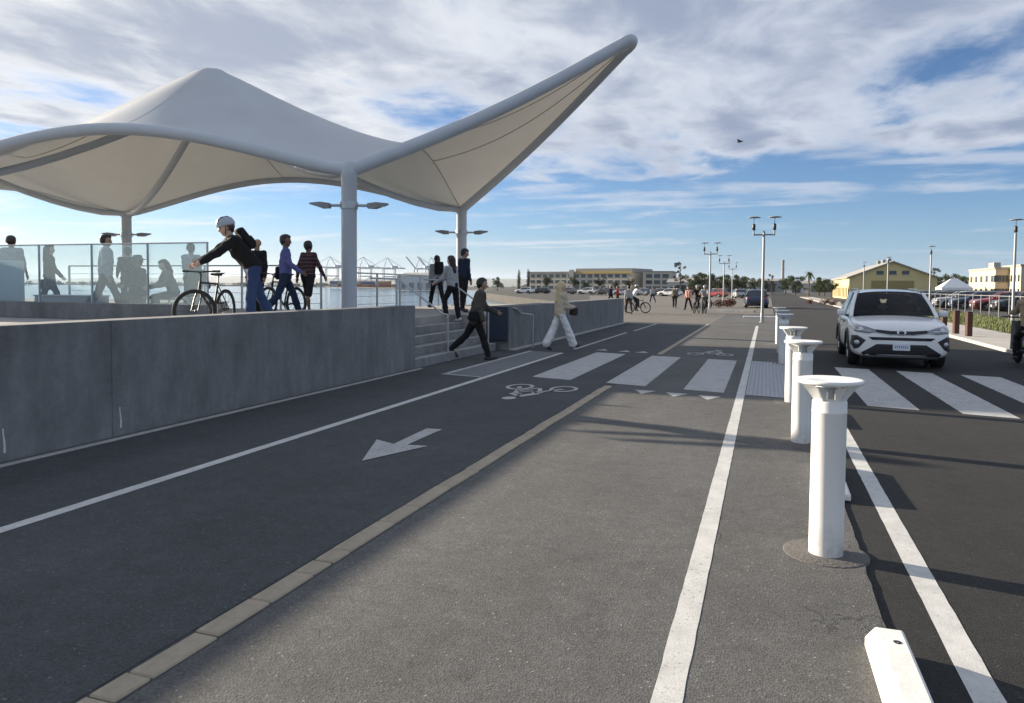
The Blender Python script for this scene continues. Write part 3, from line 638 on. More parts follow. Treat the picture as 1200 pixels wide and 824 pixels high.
def person(label, loc, rz, H=1.72, pose=None, top=None, trs=None, skin='tan', hair=None, shoes=None, sleeve=1.0, long_trs=1.0, topname='jacket', trsname='trousers', bulk=1.0, loose=0.0, hairlen=0.0, hat=None, hem=0.0, vox=.016, group=None, shirt=None, name='person', bottomw=1.0):
    pose = pose or {}; J = skeleton(H, pose); s = H/1.75
    root = thing(name, label, 'person', loc, rz, group); Sk = SKIN[skin]
    hc, hf, hr, hu = J['hc'], J['hf'], J['hr'], J['hu']; h = lambda x, y, z: hc+(hr*x+hf*y+hu*z)*s
    pr = []
    pr += [(h(0, -.018, .035), h(0, .008, .03), .092*s, .088*s), (h(0, .03, -.045), h(0, .045, -.082), .060*s, .040*s), (h(0, .02, .0), h(0, .035, -.03), .072*s, .066*s)]
    pr += [(h(0, .088, .0), h(0, .108, -.022), .011*s, .017*s), (h(-.082, -.005, .0), h(-.088, -.012, -.022), .015*s, .012*s), (h(.082, -.005, .0), h(.088, -.012, -.022), .015*s, .012*s)]
    pr += [(h(0, -.012, -.07), J['neck']-J['T']*.02, .052*s, .06*s)]
    w = (J['shR']-J['shL']); 
    def torso(ex):
        q = []
        for t in (-.5, .5):
            q.append((J['neck']-J['T']*.075*s+w*t*.58, J['chest']-J['T']*.07+w*t*.40, (.082+ex)*s*bulk, (.098+ex)*s*bulk))
            q.append((J['chest']-J['T']*.07+w*t*.40, J['pel']+V3(t*.13*s, 0, .02), (.098+ex)*s*bulk, (.098+ex)*s*bulk))
        q.append((J['shL'], J['shR'], (.050+ex)*s, (.050+ex)*s)); q.append((J['neck']-J['T']*.03, J['neck']-J['T']*.1, (.055+ex)*s, (.08+ex)*s)); return q
    def arms(ex, to=1.0, sides='LR'):
        q = []
        for sd in sides:
            a, b_, c = J['sh'+sd], J['el'+sd], J['wr'+sd]; t1 = min(1, to*2); t2 = max(0, to*2-1)
            q.append((a, lerp(a, b_, t1), (.050+ex)*s, (.050+ex-.009*t1)*s))
            if t2 > 0: q.append((b_, lerp(b_, c, t2), (.041+ex)*s, (.041+ex-.013*t2)*s))
        return q
    def legs(ex, to=1.0, lo=0.0):
        q = [(J['hipL'], J['hipR'], (.092+ex)*s*bulk, (.092+ex)*s*bulk), (J['pel']+V3(-.05, -.02, .03), J['pel']+V3(.05, -.02, .03), (.09+ex)*s*bulk, (.09+ex)*s*bulk)]
        for sd in 'LR':
            a, b_, c = J['hip'+sd], J['kn'+sd], J['an'+sd]; t1 = min(1, to*2); t2 = max(0, to*2-1)
            q.append((a, lerp(a, b_, t1), (.085+ex)*s*bulk, (.085+ex-.029*t1+lo*.4*t1)*s))
            if t2 > 0:
                q.append((b_, lerp(b_, c, t2*.45), (.056+ex+lo*.4)*s, (.056+ex+lo*.6)*s)); q.append((lerp(b_, c, t2*.45), lerp(b_, c, t2), (.056+ex+lo*.6)*s, (.040+ex+lo)*s))
        return q
    body = pr+torso(-.012)+arms(-.002)+legs(-.010)
    for sd in 'LR':
        body.append((J['an'+sd], J['heel'+sd]+V3(0, 0, .012), .036*s, .03*s)); body.append((J['heel'+sd]+V3(0, 0, .012), J['toe'+sd], .028*s, .022*s))
    hands = {}
    def fingers(b):
        for sd, sg in (('L', -1), ('R', 1)):
            d = J['df'+sd]; wv = J['wr'+sd]; side = np.cross(d, V3(sg*1.0, 0, 0)); side = side if np.linalg.norm(side) > .2 else V3(0, 1, 0); side = side/np.linalg.norm(side)
            if side[1]+.01 < 0: side = -side
            nrm_ = np.cross(side, d); inw = nrm_*(1 if nrm_[0]*-sg > 0 else -1)
            palm0 = wv+d*.015*s; pe = wv+d*.085*s
            b.tube([Vector(wv-d*.01), Vector(wv+d*.02*s), Vector(wv+d*.05*s), Vector(pe)], [.024*s, .027*s, .034*s, .026*s], 8)
            for k, L in enumerate((.070, .078, .073, .058)):
                o_ = pe-d*.012*s+side*(.030-.019*k)*s; cl = R(pose.get('curl', 35))
                p1 = o_+d*L*.45*s; d2 = d*math.cos(cl)+inw*math.sin(cl); p2 = p1+d2*L*.32*s; d3 = d*math.cos(2*cl)+inw*math.sin(2*cl); p3 = p2+d3*L*.26*s
                b.tube([Vector(o_), Vector(p1), Vector(p2), Vector(p3)], [.0095*s, .009*s, .0085*s, .0065*s], 6)
            o_ = wv+d*.028*s+side*.026*s; p1 = o_+(d*.6+side*.8)*.030*s; p2 = p1+(d*.9+inw*.35)*.028*s
            b.tube([Vector(o_), Vector(p1), Vector(p2)], [.0125*s, .0105*s, .008*s], 6)
    def face(fc):
        r = fc-hc; X = r@hr/s; Y = r@hf/s; Z = r@hu/s; out_ = np.zeros(len(fc), int)
        out_[(Y > .06) & (np.abs(np.abs(X)-.033) < .013) & (np.abs(Z-.004) < .008)] = 1
        out_[(Y > .06) & (np.abs(X) < .024) & (np.abs(Z+.062) < .007)] = 2
        return out_
    me = snet_mesh('body', body, vox*.92, [Sk, M_EYE, M_LIP], .025, extra=fingers, region=face); inst('body', me, root)
    if hair:
        hp = [(h(0, -.030, .045), h(0, -.012, .052), .097*s, .093*s), (h(0, -.055, -.01), h(0, -.055, -.05), .075*s, .05*s), (h(-.055, -.03, .0), h(.055, -.03, .0), .052*s, .052*s), (h(0, .02, .085), h(0, .055, .082), .055*s, .045*s)]
        if hairlen: hp += [(h(0, -.065, .0), h(.0, -.10, -hairlen), .085*s, .06*s), (h(.05, -.05, -.02), h(.055, -.07, -hairlen*.9), .045*s, .035*s), (h(-.05, -.05, -.02), h(-.055, -.07, -hairlen*.9), .045*s, .035*s)]
        def cutf(X, Y, Z):
            r = (X-hc[0])*hf[0]+(Y-hc[1])*hf[1]+(Z-hc[2])*hf[2]; u_ = (X-hc[0])*hu[0]+(Y-hc[1])*hu[1]+(Z-hc[2])*hu[2]
            return np.minimum(r-.035*s, .055*s-u_)
        inst('hair', snet_mesh('hair', hp, vox*.8, hair, .02, .0025, cutf), root)
    if top:
        tp = torso(.016+loose*.4)+arms(.013+loose*.35, sleeve)
        if hem: tp += [(J['pel']+V3(-.05, 0, .05), J['pel']+V3(-.06, .0, -hem), (.105+loose*.5)*s*bulk, (.110+loose*.5)*s*bulk), (J['pel']+V3(.05, 0, .05), J['pel']+V3(.06, .0, -hem), (.105+loose*.5)*s*bulk, (.110+loose*.5)*s*bulk)]
        inst(topname, snet_mesh(topname, tp, vox, top, .03, .0058), root)
        b = MB(); nk = J['neck']-J['T']*.005; b.lathe([(.066*s, -.03), (.070*s, -.01), (.066*s, .02), (.060*s, .022), (.058*s, -.03)], 12, nk, caps=False); b.build('collar', top, root)
    if shirt:
        c0 = J['chest']; b = MB(); f_ = J['fw']
        b.grid(lambda u, v: Vector(c0+J['T']*(.11-.30*u)*s+V3((v-.5)*(.10-.03*u)*s, 0, 0)+f_*(.128+.012*math.sin(math.pi*v)+loose*.2)*s*bulk), 6, 4); b.build('shirt_front', shirt, root)
    if trs: inst(trsname, snet_mesh(trsname, legs(.011, long_trs*.97, bottomw*.02-.02+.008), vox, trs, .025, .0048), root)
    for sd in 'LR':
        a, c, t = J['an'+sd], J['heel'+sd], J['toe'+sd]
        q = [(lerp(a, c, .3), c+V3(0, 0, .014*s), .040*s, .036*s), (c+V3(0, 0, .010*s), lerp(c, t, .6), .034*s, .038*s), (lerp(c, t, .6), t, .036*s, .027*s)]
        inst('shoe', snet_mesh('shoe', q, vox*.8, shoes or M_SHOE, .02), root)
    if hat == 'helmet':
        b = MB()
        pf = [(0.001, .150), (.06, .143), (.098, .115), (.117, .075), (.124, .035), (.122, .012), (.112, .012)]
        vs = []; n = 18
        for r_, z_ in pf:
            for k in range(n):
                a = 6.28318*k/n; vs.append(Vector(h(r_*.88*math.cos(a), r_*1.1*math.sin(a)-.005, z_+.012)))
        b.add(vs, [(i*n+k, i*n+(k+1) % n, (i+1)*n+(k+1) % n, (i+1)*n+k) for i in range(len(pf)-1) for k in range(n)], 0, True); hm = b.build('helmet', mat('helmet_shell', (0.36, 0.40, 0.45), .35, var=.1), root)
        for x in (-.045, 0, .045):
            b = MB(); b.tube([Vector(h(x, .118, .07)), Vector(h(x, .09, .118)), Vector(h(x, .03, .150)), Vector(h(x, -.05, .148)), Vector(h(x, -.1, .10))], [.006, .013, .015, .013, .006], 6); b.build('vent', M_BLACK, hm)
        b = MB(); b.tube([Vector(h(-.09, .02, .02)), Vector(h(-.075, .04, -.07)), Vector(h(0, .055, -.118)), Vector(h(.075, .04, -.07)), Vector(h(.09, .02, .02))], .006, 5); b.build('strap', M_BLACK, hm)
    if hat == 'brim':
        b = MB(); vs = []; n = 20; pf = [(.001, .155), (.07, .15), (.093, .12), (.1, .065), (.165, .05), (.20, .035), (.165, .043), (.098, .055)]
        for r_, z_ in pf:
            for k in range(n): a = 6.28318*k/n; vs.append(Vector(h(r_*math.cos(a), r_*1.05*math.sin(a)-.01, z_)))
        b.add(vs, [(i*n+k, i*n+(k+1) % n, (i+1)*n+(k+1) % n, (i+1)*n+k) for i in range(len(pf)-1) for k in range(n)], 0, True); b.build('hat', cloth('hat', (.10, .095, .085)), root)
    if hat == 'full':
        b = MB(); vs = []; n = 18; pf = [(.001, .165), (.07, .155), (.115, .115), (.135, .05), (.133, -.02), (.118, -.075), (.09, -.09)]
        for r_, z_ in pf:
            for k in range(n): a = 6.28318*k/n; vs.append(Vector(h(r_*.95*math.cos(a), r_*1.1*math.sin(a)-.01, z_)))
        b.add(vs, [(i*n+k, i*n+(k+1) % n, (i+1)*n+(k+1) % n, (i+1)*n+k) for i in range(len(pf)-1) for k in range(n)], 0, True); b.build('helmet', M_BLACK, root)
    root['_j'] = 0; del root['_j']
    return root, J
def to_world(root, p):
    a = root.rotation_euler.z; x, y, z = p; return Vector((root.location.x+x*math.cos(a)-y*math.sin(a), root.location.y+x*math.sin(a)+y*math.cos(a), root.location.z+z))
def bag(name, label, cat, root, J, at, dims, m, strap=None):
    """a worn or carried bag: rounded body, flap, strap; stands in world space next to its bearer"""
    p = to_world(root, at); t = thing(name, label, cat, p, root.rotation_euler.z); w, d, h_ = dims
    b = MB(); b.box((-w/2, -d/2, -h_/2), (w/2, d/2, h_/2), bev=min(d, w)*.32); b.build('bag_body', m, t)
    b = MB(); b.box((-w*.40, -d/2-.025, -h_*.38), (w*.40, -d/2+.02, h_*.02), bev=.02); b.build('pocket', m, t)
    if strap:
        for pts in strap:
            b = MB(); b.tube([Vector(q)-Vector(at) for q in pts], .016, 6); b.build('strap', m, t)
    return t
# ------------------------------------------------------------ street furniture near the camera
def bollard(i, y, label):
    t = thing('bollard', label, 'bollard', (0.375, y, 0), 0.3*i, 'white bollards between path and road')
    b = MB(); b.lathe([(.098, .004), (.098, .86), (.0995, .862), (.0995, .868), (.098, .87), (.098, .925), (.088, .94), (.06, .942)], 28); b.build('column', M_COAT, t)
    b = MB(); b.lathe([(.0, 1.040), (.10, 1.046), (.178, 1.062), (.187, 1.059), (.187, 1.042), (.178, 1.034), (.10, 1.022), (.0, 1.018)], 32); b.build('cap', M_COAT, t)
    for k in range(6):
        a = k*math.pi/3; b = MB(); c, s = math.cos(a), math.sin(a)
        f = [(.05, .942), (.092, .930), (.100, .950), (.162, 1.028), (.10, 1.019), (.05, 1.0)]; n = len(f); w = .0045
        b.add([(r*c-w*s, r*s+w*c, z) for r, z in f]+[(r*c+w*s, r*s-w*c, z) for r, z in f], [tuple(range(n)), tuple(range(n, 2*n))[::-1]]+[(q, n+q, n+(q+1) % n, (q+1) % n) for q in range(n)])
        b.build('fin', M_COAT, t)
    b = MB(); b.lathe([(.045, .94), (.045, 1.005)], 12); b.build('stem', M_GALV, t)
    b = MB(); b.lathe([(.245, -.02), (.245, .002), (.238, .004), (.10, .0045)], 30); b.build('footing', mat('footing_concrete', (.105, .10, .095), .95, var=.25, vscale=60, bump=.4), t)
for i, (y, l) in enumerate(((4.80, 'nearest white bollard with a flared cap, tallest in the row'), (8.22, 'second white bollard from the camera at the path edge'), (11.1, 'third white bollard from the camera, just before the tactile plate'),
                            (16.75, 'fourth white bollard, first one past the tactile plate'), (19.5, 'fifth white bollard from the camera, beyond the crossing'), (22.6, 'farthest white bollard in the row beyond the crossing'))): bollard(i, y, l)
def wheel_stop(y1, L, label, x=.555):
    t = thing('wheel_stop', label, 'wheel stop', (x, y1-L, -.002), 0.012, 'concrete wheel stops at the road edge')
    a, c = .085, .055; h = .125; e = .07
    b = MB(); v = [(-a, 0, 0), (a, 0, 0), (a, L, 0), (-a, L, 0), (-a, 0, .045), (a, 0, .045), (a, L, .045), (-a, L, .045), (-c, e, h), (c, e, h), (c, L-e, h), (-c, L-e, h)]
    b.add(v, [(0, 3, 2, 1), (0, 1, 5, 4), (1, 2, 6, 5), (2, 3, 7, 6), (3, 0, 4, 7), (4, 5, 9, 8), (5, 6, 10, 9), (6, 7, 11, 10), (7, 4, 8, 11), (8, 9, 10, 11)])
    o = b.build('block', M_WSTOP, t); m = o.modifiers.new('bevel', 'BEVEL'); m.width = .009; m.segments = 2
    for yy_ in (.2, L-.2):
        b = MB(); b.lathe([(.016, h-.004), (.016, h+.002), (.009, h+.0025), (0, h-.001)], 12, (0.012, yy_, 0)); b.build('anchor_bolt', M_DARK, t)
wheel_stop(3.60, 1.5, 'chipped white concrete wheel stop at the bottom edge of the photo')
wheel_stop(7.25, 1.2, 'white concrete wheel stop half hidden behind the nearest bollard')
wheel_stop(10.5, 1.2, 'white concrete wheel stop behind the second bollard')

# ------------------------------------------------------------ bicycle
def bicycle(label, loc, rz, frame_m, steer=0.0, lean=0.0, detail=True):
    t = thing('bicycle', label, 'bicycle', loc, rz); t.rotation_euler = (0, lean, rz)
    Rw = .345
    def wheel(y, st=0.0):
        ns = 28 if detail else 16
        w = bpy.data.objects.new('wheel', None); 
        b = MB(); pts = [(0, Rw*.94*math.cos(6.2832*k/ns), Rw*.94*math.sin(6.2832*k/ns)) for k in range(ns)]
        b.tube(pts, .026, 7, closed=True); o = b.build('wheel', M_RUBBER, t, (0, y, Rw)); o.rotation_euler = (0, 0, st)
        b = MB(); b.tube([(0, Rw*.86*math.cos(6.2832*k/ns), Rw*.86*math.sin(6.2832*k/ns)) for k in range(ns)], .013, 6, closed=True); b.build('rim', M_DARK, o)
        b = MB()
        for k in range(16):
            a = 6.2832*k/16; b.tube([(.02*(-1)**k, .02*math.cos(a+.6), .02*math.sin(a+.6)), (0, Rw*.85*math.cos(a), Rw*.85*math.sin(a))], .0028, 3, caps=False)
        b.lathe([(.02, -.05), (.02, .05)], 8, axis='x'); b.build('spokes', M_DARK, o)
    bpy_w = None
    wheel(.55, steer); wheel(-.50)
    BB = (0, -.06, .29); HT = (0, .36, .82); HB = (0, .40, .68); ST = (0, -.22, .78)
    b = MB(); b.tube([BB, HB], .022, 8); b.tube([ST, (0, .365, .80)], .018, 8); b.tube([BB, ST], .018, 8); b.tube([HB, HT], .024, 8)
    for s in (-1, 1): b.tube([(s*.03, -.05, .29), (s*.06, -.50, Rw)], .011, 6); b.tube([(s*.02, -.21, .74), (s*.06, -.50, Rw)], .010, 6)
    b.build('frame', frame_m, t)
    b = MB()
    for s in (-1, 1): b.tube([(s*.03, .41, .66), (s*.055, .45, .55), (s*.055, .55, Rw)], .013, 6)
    b.build('fork', frame_m, t)
    b = MB(); b.tube([HT, (0, .34, .93), (0, .39, .97)], .015, 8); b.tube([(-.31, .32, .985), (-.12, .37, .98), (0, .39, .97), (.12, .37, .98), (.31, .32, .985)], .013, 8); hb = b.build('handlebar', M_DARK, t)
    for s in (-1, 1): b = MB(); b.tube([(s*.20, .35, .983), (s*.315, .318, .987)], .018, 8); b.build('grip', M_RUBBER, hb)
    b = MB(); b.tube([ST, (0, -.26, .93)], .014, 8); b.build('seat_post', M_GALV, t)
    b = MB(); b.add([(0, .02, .955), (-.025, -.06, .962), (.025, -.06, .962), (-.07, -.27, .965), (.07, -.27, .965), (-.075, -.35, .975), (.075, -.35, .975), (0, .02, .925), (-.05, -.27, .915), (.05, -.27, .915), (0, -.36, .93)],
                  [(0, 1, 2), (1, 3, 4, 2), (3, 5, 6, 4), (0, 7, 8, 3, 1), (0, 2, 4, 9, 7), (3, 8, 10, 5), (4, 6, 10, 9), (5, 10, 6), (7, 9, 10, 8)], 0, True); b.build('saddle', M_BLACK, t)
    b = MB(); b.lathe([(.09, .045), (.09, .05)], 18, BB, 'x'); b.tube([(.07, -.06, .29), (.075, -.06, .12)], .012, 6); b.tube([(-.07, -.06, .29), (-.075, -.06, .46)], .012, 6); cr = b.build('crank', M_GALV, t)
    for s, z in ((1, .12), (-1, .46)): b = MB(); b.box((s*.08, -.10, z-.012), (s*.17, -.02, z+.012)); b.build('pedal', M_BLACK, cr)
    return t

# ------------------------------------------------------------ car
def evalmesh(o):
    dg = bpy.context.evaluated_depsgraph_get(); return bpy.data.meshes.new_from_object(o.evaluated_get(dg))
def build_car(label, cat, name):
    t = thing(name, label, cat)
    st = [(2.31, .62, .33, .50, .66, .735), (2.265, .80, .26, .52, .77, .865), (2.13, .880, .235, .56, .84, .95), (1.85, .918, .235, .6, .91, 1.005), (1.4, .925, .235, .6, .955, 1.05), (.95, .922, .235, .62, .99, 1.09), (.3, .915, .235, .6, 1.0, 1.09), (-.6, .915, .235, .6, 1.01, 1.09), (-1.4, .925, .235, .6, 1.03, 1.10), (-2.0, .905, .26, .6, 1.03, 1.10), (-2.25, .84, .31, .6, .97, 1.06), (-2.34, .68, .42, .6, .86, .95)]
    b = MB(); rings = []
    for y, w, zb, zm, zs, zt in st:
        h = [(0, zb), (.62*w, zb), (.90*w, zb+.02), (.985*w, zb+.12), (w, zm), (.985*w, zs), (.90*w, zt-.035), (.55*w, zt), (0, zt+.025)]
        full = h+[(-x, z) for x, z in h[-2:0:-1]]; rings.append([(x, y, z) for x, z in full])
    n = len(rings[0]); vs = [p for r in rings for p in r]
    b.add(vs, [(i*n+k, i*n+(k+1) % n, (i+1)*n+(k+1) % n, (i+1)*n+k) for i in range(len(rings)-1) for k in range(n)], 0, True)
    for r, rev in ((rings[0], False), (rings[-1], True)):
        c = (0, r[0][1]+(.02 if not rev else -.02), sum(p[2] for p in r)/n)
        b.add(r+[c], [((k+1) % n, k, n) if not rev else (k, (k+1) % n, n) for k in range(n)], 0, True)
    bo = b.build('body', M_CARW, t)
    bm = bmesh.new(); bm.from_mesh(bo.data); bmesh.ops.remove_doubles(bm, verts=bm.verts, dist=1e-4); bmesh.ops.recalc_face_normals(bm, faces=bm.faces); bm.to_mesh(bo.data); bm.free()
    m = bo.modifiers.new('s', 'SUBSURF'); m.levels = m.render_levels = 2
    me0 = evalmesh(bo); bt = BVHTree.FromPolygons([v.co.copy() for v in me0.vertices], [tuple(p.vertices) for p in me0.polygons])
    WY = (1.33, -1.33); WR = .355
    cb = MB()
    for wy in WY:
        for s in (-1, 1): cb.lathe([(WR+.055, s*.60), (WR+.055, s*1.1)] if s > 0 else [(WR+.055, -1.1), (WR+.055, -.60)], 28, (0, wy, WR), 'x')
    co = cb.build('cutter', M_BLACK); bmx = bmesh.new(); bmx.from_mesh(co.data); bmesh.ops.remove_doubles(bmx, verts=bmx.verts, dist=1e-4); bmesh.ops.recalc_face_normals(bmx, faces=bmx.faces); bmx.to_mesh(co.data); bmx.free()
    bl = bo.modifiers.new('b', 'BOOLEAN'); bl.object = co; bl.operation = 'DIFFERENCE'; bl.solver = 'EXACT'
    me1 = evalmesh(bo); bo.modifiers.clear(); bo.data = me1; bpy.data.objects.remove(co)
    for p in me1.polygons: p.use_smooth = True
    def decal(name_, poly, m_, off=.006, view='front', parent=None, cuts=3, thick=.02):
        bm_ = bmesh.new(); vv = [bm_.verts.new((x, 0, z)) for x, z in poly]; bm_.faces.new(vv); bmesh.ops.triangulate(bm_, faces=bm_.faces[:])
        for _ in range(cuts): bmesh.ops.subdivide_edges(bm_, edges=[e for e in bm_.edges if e.calc_length() > .045], cuts=1, use_grid_fill=True); bmesh.ops.triangulate(bm_, faces=bm_.faces[:])
        bm_.verts.index_update(); bd = [e for e in bm_.edges if len(e.link_faces) == 1]; bd = [(e.verts[0].index, e.verts[1].index) for e in bd]
        P_ = []; Q = []
        for v in bm_.verts:
            x, z = v.co.x, v.co.z
            if view == 'front': hit = bt.ray_cast(Vector((x, 5, z)), Vector((0, -1, 0)))
            elif view == 'rear': hit = bt.ray_cast(Vector((x, -5, z)), Vector((0, 1, 0)))
            elif view == 'right': hit = bt.ray_cast(Vector((5, x, z)), Vector((-1, 0, 0)))
            else: hit = bt.ray_cast(Vector((-5, x, z)), Vector((1, 0, 0)))
            if hit[0] is None: hit = bt.find_nearest(Vector((x, 2.3, z)) if view == 'front' else Vector((x, -2.3, z)))
            q = hit[0]; nn = hit[1]
            ref = {'front': Vector((0, 1, 0)), 'rear': Vector((0, -1, 0)), 'right': Vector((1, 0, 0)), 'left': Vector((-1, 0, 0))}[view]
            if nn.dot(ref) < 0: nn = -nn
            P_.append(q+nn*off); Q.append(q-nn*thick)
        fs = [[v.index for v in f.verts] for f in bm_.faces]; bm_.free(); nb = MB(); k = len(P_)
        nb.add(P_, fs, 0, True); nb.add(P_+Q, [(i, j, j+k, i+k) for i, j in bd]); o = nb.build(name_, m_, parent or t)
        bmn = bmesh.new(); bmn.from_mesh(o.data); bmesh.ops.remove_doubles(bmn, verts=bmn.verts, dist=1e-5); bmesh.ops.recalc_face_normals(bmn, faces=bmn.faces); bmn.to_mesh(o.data); bmn.free(); return o
    mir = lambda p: [(-x, z) for x, z in p][::-1]
    decal('grille', [(-.56, .838), (-.2, .805), (.2, .805), (.56, .838), (.54, .785), (.2, .728), (-.2, .728), (-.54, .785)], M_BLACK)
    decal('grille_chrome', [(-.60, .790), (-.2, .732), (.2, .732), (.60, .790), (.60, .778), (.2, .716), (-.2, .716), (-.60, .778)], M_GALV, .010)
    e = decal('emblem', [(.085*math.cos(a*.3927), .768+.056*math.sin(a*.3927)) for a in range(16)], M_CHROME, .016)
    decal('emblem_inset', [(.056*math.cos(a*.3927), .768+.034*math.sin(a*.3927)) for a in range(16)], M_BLACK, .020, parent=e)
    decal('bumper_slot', [(-.60, .672), (.60, .672), (.52, .612), (-.52, .612)], M_BLACK)
    lg = decal('lower_grille', [(-.44, .530), (.44, .530), (.72, .34), (.68, .285), (-.68, .285), (-.72, .34)], M_BLACK)
    for z in (.35, .41, .47): decal('grille_bar', [(-.46, z), (.46, z), (.46, z+.012), (-.46, z+.012)], M_DARK, .016, parent=lg, cuts=2)
    decal('skid_plate', [(-.46, .318), (.46, .318), (.42, .290), (-.42, .290)], M_GALV, .014)
    for s in (1, -1):
        hl = [(.45, .815), (.62, .880), (.82, .930), (.900, .920), (.892, .84), (.83, .772), (.62, .742), (.47, .762)]; fg = [(.64, .60), (.80, .70), (.885, .69), (.90, .50), (.84, .40), (.76, .44), (.72, .55)]
        f2 = [(.795+.045*math.cos(a*.524), .55+.045*math.sin(a*.524)) for a in range(12)]; pj = [(.73+.045*math.cos(a*.524), .835+.036*math.sin(a*.524)) for a in range(12)]; dr = [(.56, .796), (.82, .808), (.875, .85), (.86, .855), (.81, .820), (.56, .808)]
        if s < 0: hl, fg, f2, pj, dr = mir(hl), mir(fg), mir(f2), mir(pj), mir(dr)
        o = decal('headlight', hl, mat('headlight_glass', (.20, .21, .23), .08, .2, coat=1.0), .008); decal('projector', pj, M_LENS, .012, parent=o, cuts=2); decal('running_light', dr, M_CHROME, .013, parent=o, cuts=2)
        o = decal('fog_lamp_recess', fg, M_BLACK); decal('fog_lamp', f2, M_LENS, .014, parent=o, cuts=2)
        o = decal('tail_light', [(s*.50, .93), (s*.76, 1.0), (s*.80, .93), (s*.76, .86), (s*.52, .86)], mat('tail_lens', (.35, .02, .02), .2, coat=.5), .01, 'rear')
        hg = [(.56, .846), (.70, .896), (.86, .938), (.86, .930), (.70, .888), (.56, .838)]
        decal('hood_gap', hg if s > 0 else mir(hg), M_BLACK, .004, cuts=3)
    pl = MB(); pl.box((-.155, 2.325, .405), (.155, 2.342, .555), bev=.006); pl_o = pl.build('licence_plate', mat('plate_white', (.72, .74, .78), .5), t)
    p2 = MB()
    for k in range(7): p2.box((-.115+k*.035, 2.3425, .45), (-.115+k*.035+.022, 2.344, .51))
    p2.build('plate_print', mat('plate_blue', (.25, .32, .5), .6), pl_o)
    b = MB(); b.box((-.5, -2.36, .40), (.5, -2.33, .56), bev=.01); b.build('rear_bumper', M_BLACK, t)
    # sills, cladding round the arches, door gaps, handles
    for s, vw in ((1, 'right'), (-1, 'left')):
        decal('sill', [(-.95, .26), (.95, .26), (.95, .37), (-.95, .37)], M_BLACK, .01, vw)
        for wy in WY:
            b = MB(); q = [(s*(.925 if abs(wy) < 2 else .9), wy+(WR+.075)*math.cos(a), WR+(WR+.075)*math.sin(a)) for a in [math.pi*k/16 for k in range(17)]]
            b.tube([(x-s*.012, y_, z) for x, y_, z in q], .035, 6); b.build('arch_trim', M_BLACK, t)
        for yy_ in (.98, -.05, -1.0): decal('door_gap', [(yy_-.006, .38), (yy_+.006, .38), (yy_+.006, 1.0), (yy_-.006, 1.0)], M_BLACK, .002, vw, cuts=4)
        for yy_ in (.12, -.90): b = MB(); b.tube([(s*.93, yy_-.09, .90), (s*.955, yy_-.06, .905), (s*.955, yy_+.06, .905), (s*.93, yy_+.09, .90)], .012, 6); b.build('door_handle', M_CARW, t)
    # cabin
    b = MB(); b.box((-.84, -2.0, 1.105), (.84, .93, 1.13)); b.box((-.74, .50, 1.12), (.74, .90, 1.17), bev=.03); b.build('dashboard', M_BLACK, t)
    for x in (-.38, .38):
        b = MB(); b.box((x-.25, -.35, 1.0), (x+.25, -.18, 1.36), bev=.05); b.box((x-.13, -.32, 1.38), (x+.13, -.22, 1.52), bev=.04); b.build('seat', mat('seat_fabric', (.03, .03, .033), .8), t)
    b = MB(); b.tube([(.38+.17*math.cos(a*.4), .42+.05*math.sin(a*.4), 1.22+.15*math.sin(a*.4)) for a in range(16)], .016, 6, closed=True); b.build('steering_wheel', M_BLACK, t)
    zc = lambda y: 1.615+.06*math.sin(math.pi*min(1, max(0, (.35-y)/2.2)))
    hw = lambda y: .655+.045*math.sin(math.pi*min(1, max(0, (.35-y)/2.2)))
    def roof(u, v): y = .26-2.02*u; x = (2*v-1)*hw(y); return Vector((x, y-.06*(2*v-1)**2*(1 if u < .5 else -1)*abs(1-2*u), zc(y)-.055*abs(2*v-1)**2.6))
    b = MB(); b.grid(roof, 14, 12); b.grid(lambda u, v: roof(u, v)-Vector((0, 0, .03)), 14, 12); b.build('roof', M_CARW, t)
    def ws(u, v): a = 2*v-1; w_ = .805+(.645-.805)*u; return Vector((a*w_, 1.00+.10*(1-a*a)*(1-.5*u)-.74*u, 1.090+.515*u-.045*u*abs(a)**2.4+.02*math.sin(math.pi*u)))
    b = MB(); b.grid(ws, 8, 12); b.build('windshield', M_CARGLASS, t)
    b = MB(); b.grid(lambda u, v: Vector(((2*v-1)*(.76-.2*u), -2.17+.42*u, 1.10+.46*u)), 4, 6); b.build('rear_window', M_DGLASS, t)
    for s in (1, -1):
        def sd(y, k): tt = k; return Vector((s*(.875+(hw(y)+.005-.875)*tt), y, 1.06+(zc(y)-.06-1.06)*tt+.0))
        b = MB(); b.grid(lambda u, v: sd(.95-.70*v*1.0-(1-v)*0-(2.0-.75*0)*u*(1-0*v)+(.0), v) if False else sd((.92+(.22-.92)*v)*(1-u)+(-1.15)*u, v), 6, 4); b.build('side_window', M_DGLASS, t)
        b = MB(); b.grid(lambda u, v: sd((-1.22)*(1-u)+(-1.80+.12*v)*u, .12+.8*v), 3, 3); b.build('quarter_window', M_DGLASS, t)
        b = MB(); b.tube([(s*.83, 1.05, 1.04), (s*.775, .72, 1.275), (s*.675, .24, 1.575)], [.045, .04, .036], 8); b.build('front_pillar', M_CARW, t)
        b = MB(); b.grid(lambda u, v: sd(-.10-.10*u, v)+Vector((s*.006, 0, 0)), 1, 4); b.build('centre_pillar', M_BLACK, t)
        b = MB(); b.grid(lambda u, v: sd(-1.15*(1-u)+(-2.16+.40*v)*u, v)+Vector((-s*.004, 0, 0)), 3, 4); b.build('rear_pillar', M_CARW, t)
